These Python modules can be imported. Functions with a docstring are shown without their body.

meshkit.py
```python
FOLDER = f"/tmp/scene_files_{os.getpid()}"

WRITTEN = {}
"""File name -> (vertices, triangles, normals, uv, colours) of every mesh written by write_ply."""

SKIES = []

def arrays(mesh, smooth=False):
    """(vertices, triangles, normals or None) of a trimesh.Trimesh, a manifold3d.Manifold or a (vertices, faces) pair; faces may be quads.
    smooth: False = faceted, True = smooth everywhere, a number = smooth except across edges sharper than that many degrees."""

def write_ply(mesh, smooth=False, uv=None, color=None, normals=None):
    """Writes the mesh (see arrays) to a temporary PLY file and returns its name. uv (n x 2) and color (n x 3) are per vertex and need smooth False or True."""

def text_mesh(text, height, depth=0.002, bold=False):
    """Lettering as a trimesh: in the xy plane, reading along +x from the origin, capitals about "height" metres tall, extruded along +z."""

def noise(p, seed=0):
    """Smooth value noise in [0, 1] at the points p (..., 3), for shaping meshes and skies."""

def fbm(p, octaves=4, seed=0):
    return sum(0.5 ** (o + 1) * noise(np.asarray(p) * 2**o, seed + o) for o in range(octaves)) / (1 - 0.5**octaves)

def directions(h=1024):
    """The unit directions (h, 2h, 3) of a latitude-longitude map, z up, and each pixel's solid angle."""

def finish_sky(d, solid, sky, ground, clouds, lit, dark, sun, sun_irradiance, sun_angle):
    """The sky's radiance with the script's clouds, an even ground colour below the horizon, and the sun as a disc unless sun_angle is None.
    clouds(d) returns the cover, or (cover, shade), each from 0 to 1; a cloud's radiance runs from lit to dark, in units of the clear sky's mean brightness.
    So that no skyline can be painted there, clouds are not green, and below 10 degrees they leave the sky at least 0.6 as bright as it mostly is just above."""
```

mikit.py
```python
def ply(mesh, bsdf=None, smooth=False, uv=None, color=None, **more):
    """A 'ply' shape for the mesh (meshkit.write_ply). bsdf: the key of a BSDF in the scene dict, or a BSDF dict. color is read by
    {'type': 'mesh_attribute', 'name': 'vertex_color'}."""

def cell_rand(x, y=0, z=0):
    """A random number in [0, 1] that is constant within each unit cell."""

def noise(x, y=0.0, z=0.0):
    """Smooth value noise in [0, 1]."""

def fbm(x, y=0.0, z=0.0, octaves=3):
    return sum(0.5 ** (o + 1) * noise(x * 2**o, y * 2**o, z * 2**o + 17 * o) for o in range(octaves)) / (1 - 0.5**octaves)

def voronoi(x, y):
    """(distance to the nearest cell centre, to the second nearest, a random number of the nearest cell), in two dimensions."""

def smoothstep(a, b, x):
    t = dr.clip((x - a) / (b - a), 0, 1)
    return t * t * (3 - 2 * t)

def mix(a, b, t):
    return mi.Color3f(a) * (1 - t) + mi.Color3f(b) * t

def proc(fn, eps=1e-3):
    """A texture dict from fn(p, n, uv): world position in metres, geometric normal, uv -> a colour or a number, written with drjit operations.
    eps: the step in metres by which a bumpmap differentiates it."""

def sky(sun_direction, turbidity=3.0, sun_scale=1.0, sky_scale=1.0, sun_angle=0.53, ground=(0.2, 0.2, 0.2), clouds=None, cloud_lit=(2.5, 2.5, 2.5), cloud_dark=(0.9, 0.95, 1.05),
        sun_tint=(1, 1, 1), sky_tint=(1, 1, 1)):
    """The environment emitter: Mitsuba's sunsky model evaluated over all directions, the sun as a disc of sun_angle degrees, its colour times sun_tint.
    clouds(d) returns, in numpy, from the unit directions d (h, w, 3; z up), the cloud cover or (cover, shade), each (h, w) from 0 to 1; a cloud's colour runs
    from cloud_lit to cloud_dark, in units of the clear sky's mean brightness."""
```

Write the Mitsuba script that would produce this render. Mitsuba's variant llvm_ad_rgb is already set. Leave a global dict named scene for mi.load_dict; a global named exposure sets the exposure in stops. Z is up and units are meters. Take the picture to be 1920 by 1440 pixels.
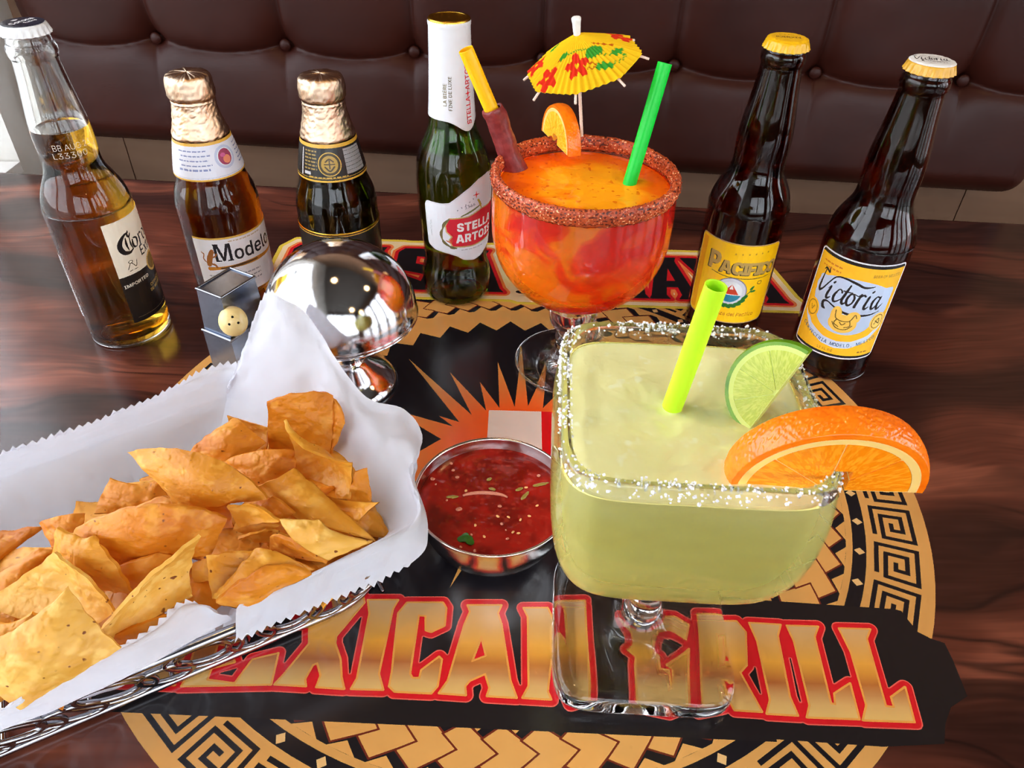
import math, glob, random
import numpy as np, trimesh, shapely, shapely.affinity as aff
import mitsuba as mi, drjit as dr
import mikit, meshkit
from mikit import proc, ply, noise, fbm, voronoi, cell_rand, smoothstep, mix
from shapely.geometry import Polygon, MultiPolygon, LineString, Point, box as sbox
from shapely.ops import unary_union

scene, labels = {}, {}
T4 = mi.ScalarTransform4f

def S(r, g, b):
    """sRGB 0-255 to linear"""
    c = np.array([r, g, b], float) / 255
    return np.where(c < .04045, c / 12.92, ((c + .055) / 1.055) ** 2.4).tolist()
def rgb(*c): return {'type': 'rgb', 'value': S(*c)}

# ---------------------------------------------------------------- camera
_th, _ro, _f = math.radians(39.207), math.radians(1.604), 1416.3
_fw = np.array([0, math.cos(_th), -math.sin(_th)])
_up0 = np.array([0, math.sin(_th), math.cos(_th)])
_up = -math.sin(_ro) * np.array([1., 0, 0]) + math.cos(_ro) * _up0
CAM = np.array([0, 0, .3678])
scene['camera'] = {'type': 'perspective', 'fov': 2 * math.degrees(math.atan(960 / _f)), 'fov_axis': 'x', 'near_clip': .02, 'far_clip': 200.,
                   'to_world': T4().look_at(origin=CAM.tolist(), target=(CAM + _fw).tolist(), up=_up.tolist())}
# ---------------------------------------------------------------- daylight
exposure = 4.25
scene['sky'] = mikit.sky((-.75, .1, .65), turbidity=4, sun_scale=0., sky_scale=1.0, ground=(.32, .32, .30),
                         clouds=lambda d: (np.full(d.shape[:2], .9), .25 * meshkit.noise(d * 3)), cloud_lit=(2.32, 2.45, 2.62), cloud_dark=(1.55, 1.65, 1.8))

# ---------------------------------------------------------------- materials
def mat(name, **d): scene['m_' + name] = d; return 'm_' + name
def two(d): return {'type': 'twosided', 'bsdf': d}
def plastic(name, c, a=.1, spec=1.0):
    return mat(name, **two({'type': 'roughplastic', 'diffuse_reflectance': c if isinstance(c, dict) else rgb(*c), 'alpha': a, 'specular_reflectance': {'type': 'rgb', 'value': [spec] * 3}}))
def matte(name, c): return mat(name, **two({'type': 'diffuse', 'reflectance': c if isinstance(c, dict) else rgb(*c)}))
def metal(name, c, a=.05):
    return mat(name, **two({'type': 'roughconductor', 'material': 'none', 'alpha': a, 'specular_reflectance': rgb(*c)}))
def glass(name, tint=(1, 1, 1), i=1.5, e=1.0):
    return mat(name, type='dielectric', int_ior=i, ext_ior=e, specular_transmittance={'type': 'rgb', 'value': list(tint)})
VC = {'type': 'mesh_attribute', 'name': 'vertex_color'}
def princ(name, c, rough=.1, **k):
    return mat(name, **two({'type': 'principled', 'base_color': c if isinstance(c, dict) else rgb(*c), 'roughness': rough, 'specular': .5, **k}))
princ('print_gloss', VC, .16)
princ('print_paper', VC, .35)
matte('print_matte', VC)

def wood(p, n, uv):
    x = p.x + .05 * p.y; y = p.y - .05 * p.x
    w1 = fbm(x * 5.5, y * 8, 3.0, 3) - .5; w2 = fbm(x * 15, y * 26, 9.0, 2) - .5
    field = (y + .16 * w1 + .022 * w2) * 7.5 + 1.6 * fbm(x * 2.2, y * 4.0, 6.0, 2)
    v = .5 + .5 * dr.sin(field * 6.2832)
    sharp = smoothstep(.05, .95, v)
    vein = dr.abs(fbm(x * 2.6 + .6 * w2, (y + .14 * w1) * 34, 1.0, 4) - .5)
    fine = fbm(x * 26, (y + .05 * w1) * 420, 4.0, 2); mott = fbm(x * 12, y * 34, 7.0, 3)
    c = mix(S(46, 24, 21), S(104, 54, 40), sharp * .75 + .25 * mott)
    c = mix(c, S(146, 84, 64), smoothstep(.50, .78, mott) * smoothstep(.25, .9, v) * .75)
    c = mix(c, S(26, 15, 15), smoothstep(.10, .0, vein) * smoothstep(.35, .65, fbm(x * 5, y * 12, 12.0, 2)) * .75)
    return c * (.70 + .55 * fine)
plastic('table_wood', proc(wood), .045)

def leather(p, n, uv):
    v = fbm(p.x * 14, p.y * 14, p.z * 14, 3)
    return mix(S(36, 11, 7), S(56, 21, 13), v)
def leather_bump(p, n, uv): return noise(p.x * 700, p.y * 700, p.z * 700) * .5 + noise(p.x * 1500, p.z * 1500, p.y * 1500) * .5
mat('leather', **{'type': 'bumpmap', 'nested': proc(leather_bump, 4e-4), 'scale': .00012,
                  'bsdf': two({'type': 'principled', 'base_color': proc(leather), 'roughness': .42, 'specular': .22})})
matte('tan_panel', proc(lambda p, n, uv: mix(S(126, 98, 80), S(142, 114, 94), fbm(p.x * 9, p.y * 9, p.z * 60, 3))))
matte('tan_dark', (84, 62, 48))
matte('white_wall', (214, 212, 206))
matte('room_brown', (110, 88, 74)); matte('room_ceiling', (120, 117, 114)); matte('room_red', (170, 40, 34)); matte('room_floor', (92, 70, 56))
matte('frame_white', (232, 232, 230))
mat('pane', type='thindielectric', int_ior=1.5)
metal('chrome', (232, 232, 235), .02); metal('wire_chrome', (176, 177, 182), .04)
metal('steel', (226, 222, 220), .06); metal('holder_steel', (150, 156, 168), .08)
metal('brushed', (205, 203, 202), .12)
matte('black_lamp', (24, 22, 21))
plastic('dark_wood', (52, 28, 22), .2)

# ---------------------------------------------------------------- mesh helpers
def add(key, m, b, smooth=False, label=None, cat=None, group=None, kind=None, **k):
    scene[key] = ply(m, b, smooth, **k)
    tag(key, label, cat, group, kind)
    return key
def tag(key, label=None, cat=None, group=None, kind=None):
    d = {a: v for a, v in (('label', label), ('category', cat), ('group', group), ('kind', kind)) if v}
    if d: labels.setdefault(key, {}).update(d)
_count = {}
def num(name):
    k = _count.get(name, 0); _count[name] = k + 1
    return name if k == 0 else f'{name}_{k:03d}'
def cat3(ms): return trimesh.util.concatenate(ms)
def bx(x0, x1, y0, y1, z0, z1):
    m = trimesh.creation.box([x1 - x0, y1 - y0, z1 - z0]); m.apply_translation([(x0 + x1) / 2, (y0 + y1) / 2, (z0 + z1) / 2]); return m
def grid(P, wrap_u=False, wrap_v=False):
    """P (n,m,3) -> Trimesh"""
    n, m = P.shape[:2]; i = np.arange(n * m).reshape(n, m)
    if wrap_u: i = np.vstack([i, i[:1]])
    if wrap_v: i = np.hstack([i, i[:, :1]])
    a, b, c, d = i[:-1, :-1].ravel(), i[1:, :-1].ravel(), i[1:, 1:].ravel(), i[:-1, 1:].ravel()
    return trimesh.Trimesh(P.reshape(-1, 3), np.vstack([np.c_[a, b, c], np.c_[a, c, d]]), process=False)
def lathe(prof, n=72, loc=(0, 0, 0), twist=None):
    """profile (r,z) from bottom to top, outward normals"""
    p = np.array(prof, float); t = np.linspace(0, 2 * np.pi, n, endpoint=False)
    P = np.stack([p[:, :1] * np.cos(t), p[:, :1] * np.sin(t), np.repeat(p[:, 1:], n, 1)], -1)
    m = grid(P.transpose(1, 0, 2), wrap_u=True); m.apply_translation(loc); return m
def spl(pts, k=6):
    """Catmull-Rom through the points (any dimension)"""
    p = np.array(pts, float); q = np.vstack([2 * p[0] - p[1], p, 2 * p[-1] - p[-2]]); o = []
    for i in range(len(p) - 1):
        a, b, c, d = q[i:i + 4]
        for t in np.arange(k) / k: o.append(.5 * (2 * b + (c - a) * t + (2 * a - 5 * b + 4 * c - d) * t * t + (3 * b - a - 3 * c + d) * t ** 3))
    return np.array(o + [p[-1]])
def tube(pts, r, n=10, closed=False, caps=True):
    p = np.array(pts, float); N = len(p); r = np.broadcast_to(r, N)
    t = np.roll(p, -1, 0) - np.roll(p, 1, 0) if closed else np.gradient(p, axis=0)
    t /= np.linalg.norm(t, axis=1, keepdims=True) + 1e-12
    u = np.zeros_like(p); a = np.array([0, 0, 1.]) if abs(t[0][2]) < .9 else np.array([1., 0, 0])
    a = a - t[0] * (a @ t[0])
    for i in range(N):
        a = a - t[i] * (a @ t[i]); a /= np.linalg.norm(a); u[i] = a
    v = np.cross(t, u); th = np.linspace(0, 2 * np.pi, n, endpoint=False)
    P = p[:, None] + r[:, None, None] * (np.cos(th)[None, :, None] * u[:, None] + np.sin(th)[None, :, None] * v[:, None])
    m = grid(P[::-1] if False else P, wrap_u=closed, wrap_v=True); m.invert() if False else None
    if caps and not closed:
        V = np.vstack([m.vertices, p[0], p[-1]]); F = [m.faces]; j = np.arange(n); k = len(m.vertices); e = (N - 1) * n
        F += [np.c_[j, np.roll(j, -1), np.full(n, k)], np.c_[np.roll(j, -1) + e, j + e, np.full(n, k + 1)]]
        m = trimesh.Trimesh(V, np.vstack(F), process=False)
    if m.volume < 0: m.invert()
    return m
def polys(g):
    if g.is_empty: return []
    if g.geom_type == 'Polygon': return [g]
    return [q for h in getattr(g, 'geoms', []) for q in polys(h)]
def tri(p):
    v, f = trimesh.creation.triangulate_polygon(p, engine='earcut'); return np.asarray(v), np.asarray(f)
def slab(poly, z0, z1, bevel=0.):
    out = []
    for p in polys(poly):
        if bevel:
            q = p.buffer(-bevel, join_style='mitre')
            if not q.is_empty:
                a = np.array(p.exterior.coords)[:-1]
        m = trimesh.creation.extrude_polygon(p, z1 - z0, engine='earcut'); m.apply_translation([0, 0, z0]); out.append(m)
    return cat3(out)
def partition(layers):
    """layers back to front (geometry, colour) -> disjoint list"""
    over, out = None, []
    for g, c in reversed(layers):
        if not g.is_valid: g = g.buffer(0)
        v = g if over is None else g.difference(over)
        over = g if over is None else over.union(g)
        out.append((v, c))
    return out
def art(layers, step=None, stepy=None, clip=None):
    """flat art -> vertices (x,y), faces, colours; pieces cut on a grid of the given step"""
    V, F, Cc, at = [], [], [], 0
    for g, c in partition(layers):
        for p in polys(g):
            if p.area < 1e-9: continue
            cells = [p]
            cg = callable(c)
            for ax, st in ((0, step), (1, stepy)):
                if not st: continue
                nc = []
                for q in cells:
                    b = q.bounds; i0, i1 = math.floor(b[ax] / st), math.floor(b[ax + 2] / st)
                    if i0 == i1: nc.append(q); continue
                    for i in range(i0, i1 + 1):
                        w = sbox(i * st, -9, (i + 1) * st, 9) if ax == 0 else sbox(-9, i * st, 9, (i + 1) * st)
                        nc += polys(q.intersection(w))
                cells = nc
            for q in cells:
                if q.area < 1e-10: continue
                try: v, f = tri(q)
                except Exception: continue
                if len(f) == 0: continue
                V.append(v); F.append(f + at); at += len(v)
                Cc.append(np.array([c(*w) for w in v]) if cg else np.tile(c, (len(v), 1)))
    return np.vstack(V), np.vstack(F), np.vstack(Cc)
def stroke(pts, w, k=8):
    """brush stroke through the points; w one width or a width per point"""
    w = np.broadcast_to(w, len(pts)); q = spl(np.c_[np.array(pts, float), w], k)
    return unary_union([Point(*a[:2]).buffer(max(a[2], 1e-5) / 2, 6).union(Point(*b[:2]).buffer(max(b[2], 1e-5) / 2, 6)).convex_hull for a, b in zip(q[:-1], q[1:])])
_fonts = {}
def text(s, h, weight='Bold', sx=1., skew=0., track=0.):
    """lettering as shapely geometry: capitals h tall, centred on the origin"""
    from PIL import Image, ImageDraw, ImageFont
    key = (s, weight)
    if key not in _fonts:
        f = ImageFont.truetype(glob.glob('/opt/blender-*/*/datafiles/fonts/Inter.woff2')[0], 72)
        try: f.set_variation_by_name(weight)
        except Exception: pass
        x0, y0, x1, y1 = f.getbbox(s, anchor='ls')
        im = Image.new('L', (x1 - x0 + 8, y1 - y0 + 8)); ImageDraw.Draw(im).text((4 - x0, 4 - y0), s, 255, f, anchor='ls')
        on = np.pad(np.asarray(im) > 127, ((0, 0), (1, 1))).astype(np.int8)
        a, b = np.nonzero(np.diff(on, axis=1) == 1); e = np.nonzero(np.diff(on, axis=1) == -1)[1]
        g = shapely.union_all(shapely.box(b, -a - 1, e, -a)).buffer(.6).buffer(-.6).simplify(.8)
        g = aff.translate(g, -4, 4 - y0)
        g = aff.scale(g, 1 / 52.4, 1 / 52.4, origin=(0, 0)); c = g.bounds
        _fonts[key] = aff.translate(g, -(c[0] + c[2]) / 2, -.5)
    g = aff.scale(_fonts[key], h * sx, h, origin=(0, 0))
    return aff.skew(g, skew, origin=(0, 0)) if skew else g
def warp(g, fn, seg=None):
    if seg: g = g.segmentize(seg)
    return shapely.transform(g, lambda a: np.array([fn(x, y) for x, y in a]))
def at(g, x, y, rot=0.): return aff.translate(aff.rotate(g, rot, origin=(0, 0)), x, y)
def blob(x, y, rx, ry, rot=0): return aff.translate(aff.rotate(aff.scale(Point(0, 0).buffer(1, 12), rx, ry), rot), x, y)

# measured tables (metres)
LETTERS={"E": [[-0.1678, 0.2317], [-0.1485, 0.2384], [-0.1414, 0.226], [-0.1495, 0.2225], [-0.154, 0.2234], [-0.1534, 0.2141], [-0.1436, 0.2159], [-0.1418, 0.2129], [-0.1527, 0.209], [-0.1529, 0.2026], [-0.1382, 0.201], [-0.1329, 0.2147], [-0.1203, 0.2187], [-0.1195, 0.2011], [-0.1648, 0.1988], [-0.1638, 0.2037], [-0.1656, 0.2252]], "X": [[-0.1205, 0.2444], [-0.1117, 0.254], [-0.1094, 0.2482], [-0.1059, 0.2414], [-0.0963, 0.2475], [-0.0986, 0.2539], [-0.081, 0.2544], [-0.08, 0.2515], [-0.0918, 0.2297], [-0.0914, 0.2254], [-0.0867, 0.2161], [-0.0843, 0.2061], [-0.0817, 0.1998], [-0.096, 0.2004], [-0.0951, 0.2068], [-0.0984, 0.2137], [-0.1005, 0.2126], [-0.1029, 0.2045], [-0.1015, 0.2007], [-0.1177, 0.2012], [-0.1141, 0.2072], [-0.1052, 0.225], [-0.1076, 0.2358], [-0.1136, 0.2423]], "I": [[-0.0783, 0.2533], [-0.0612, 0.2539], [-0.0634, 0.248], [-0.0653, 0.2086], [-0.0617, 0.1999], [-0.0781, 0.1999], [-0.076, 0.2058], [-0.0759, 0.2447]], "C": [[-0.0559, 0.2523], [-0.0358, 0.253], [-0.0335, 0.2495], [-0.0335, 0.2381], [-0.0405, 0.234], [-0.0435, 0.235], [-0.0445, 0.244], [-0.0485, 0.2444], [-0.0491, 0.2091], [-0.0475, 0.2067], [-0.0438, 0.2068], [-0.0433, 0.2113], [-0.0347, 0.2193], [-0.0332, 0.2177], [-0.0341, 0.2027], [-0.0369, 0.1987], [-0.0557, 0.1991], [-0.0588, 0.2019], [-0.0585, 0.2099], [-0.06, 0.2452]], "A": [[-0.0216, 0.2517], [-0.0025, 0.2523], [-0.0044, 0.247], [-0.0022, 0.2402], [0.0034, 0.2067], [0.0068, 0.1976], [-0.0083, 0.1981], [-0.0071, 0.2025], [-0.0097, 0.2103], [-0.0178, 0.2061], [-0.0199, 0.2031], [-0.0192, 0.1983], [-0.0329, 0.1989], [-0.0289, 0.2058], [-0.0224, 0.2396], [-0.0199, 0.2476]], "Ah": [[-0.0128, 0.232], [-0.0097, 0.2205], [-0.0171, 0.2172]], "N": [[0.0101, 0.2509], [0.0237, 0.2514], [0.0341, 0.224], [0.0341, 0.2471], [0.0322, 0.2517], [0.0448, 0.2521], [0.044, 0.1983], [0.0343, 0.1951], [0.0249, 0.2195], [0.0227, 0.2015], [0.0244, 0.1972], [0.0099, 0.1977], [0.0131, 0.2041], [0.0126, 0.2452]], "G": [[0.0688, 0.2414], [0.0909, 0.2427], [0.0993, 0.2383], [0.0959, 0.2293], [0.0895, 0.2335], [0.0805, 0.2378], [0.0787, 0.2233], [0.0813, 0.2207], [0.0808, 0.2127], [0.0855, 0.2118], [0.0853, 0.2037], [0.0869, 0.2047], [0.0876, 0.2129], [0.0849, 0.2149], [0.097, 0.2238], [0.0935, 0.1961], [0.0836, 0.1919], [0.0709, 0.1944], [0.0676, 0.1982], [0.0684, 0.2144], [0.0695, 0.2198], [0.0655, 0.2239], [0.0688, 0.2273], [0.0698, 0.2363]], "R": [[0.1056, 0.2455], [0.1294, 0.2462], [0.133, 0.2394], [0.1291, 0.2194], [0.1247, 0.2151], [0.1312, 0.1938], [0.1174, 0.1943], [0.1157, 0.1996], [0.1135, 0.2076], [0.1116, 0.2075], [0.1112, 0.1956], [0.0986, 0.1928], [0.1006, 0.1992], [0.1049, 0.2351]], "Rh": [[0.1165, 0.2377], [0.1213, 0.2368], [0.1185, 0.2181], [0.1134, 0.2169]], "I2": [[0.1364, 0.2453], [0.1537, 0.2447], [0.1503, 0.2377], [0.1475, 0.2025], [0.149, 0.1924], [0.1334, 0.1929], [0.137, 0.2003], [0.1383, 0.2339]], "L": [[0.1571, 0.2442], [0.1745, 0.2442], [0.1706, 0.2377], [0.1678, 0.1992], [0.17, 0.1988], [0.1714, 0.2047], [0.1814, 0.2106], [0.1797, 0.1914], [0.1534, 0.1916], [0.1566, 0.1979], [0.1586, 0.2345]], "L2": [[0.186, 0.2434], [0.2034, 0.2434], [0.1993, 0.2375], [0.1957, 0.1985], [0.1998, 0.1982], [0.2004, 0.2036], [0.2097, 0.2094], [0.2072, 0.1907], [0.1814, 0.1909], [0.1859, 0.1987], [0.1879, 0.2288]]}
BANNER=[[-0.1294, 0.1867], [-0.1504, 0.2516], [0.0907, 0.2638], [0.1221, 0.2617], [0.2218, 0.257], [0.2256, 0.2559], [0.2266, 0.2517], [0.2296, 0.2425], [0.2352, 0.2386], [0.2417, 0.236], [0.2419, 0.2261], [0.2405, 0.2053], [0.2367, 0.2032], [0.2292, 0.199], [0.2226, 0.1902], [0.2178, 0.18], [0.1867, 0.1777], [0.1155, 0.1807], [0.0795, 0.1824]]
TOPL={"A2r": [[-0.028, 0.6509], [-0.0204, 0.6513], [-0.01, 0.5839], [-0.0236, 0.5823], [-0.0253, 0.612]], "A3": [[0.1423, 0.6435], [0.1623, 0.6446], [0.1601, 0.5787], [0.1446, 0.5779], [0.1443, 0.5879], [0.1415, 0.5878], [0.1376, 0.5792], [0.1267, 0.5787]], "A4": [[0.2365, 0.6507], [0.2469, 0.6493], [0.2472, 0.5774], [0.2189, 0.576], [0.2287, 0.6097]]}
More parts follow.
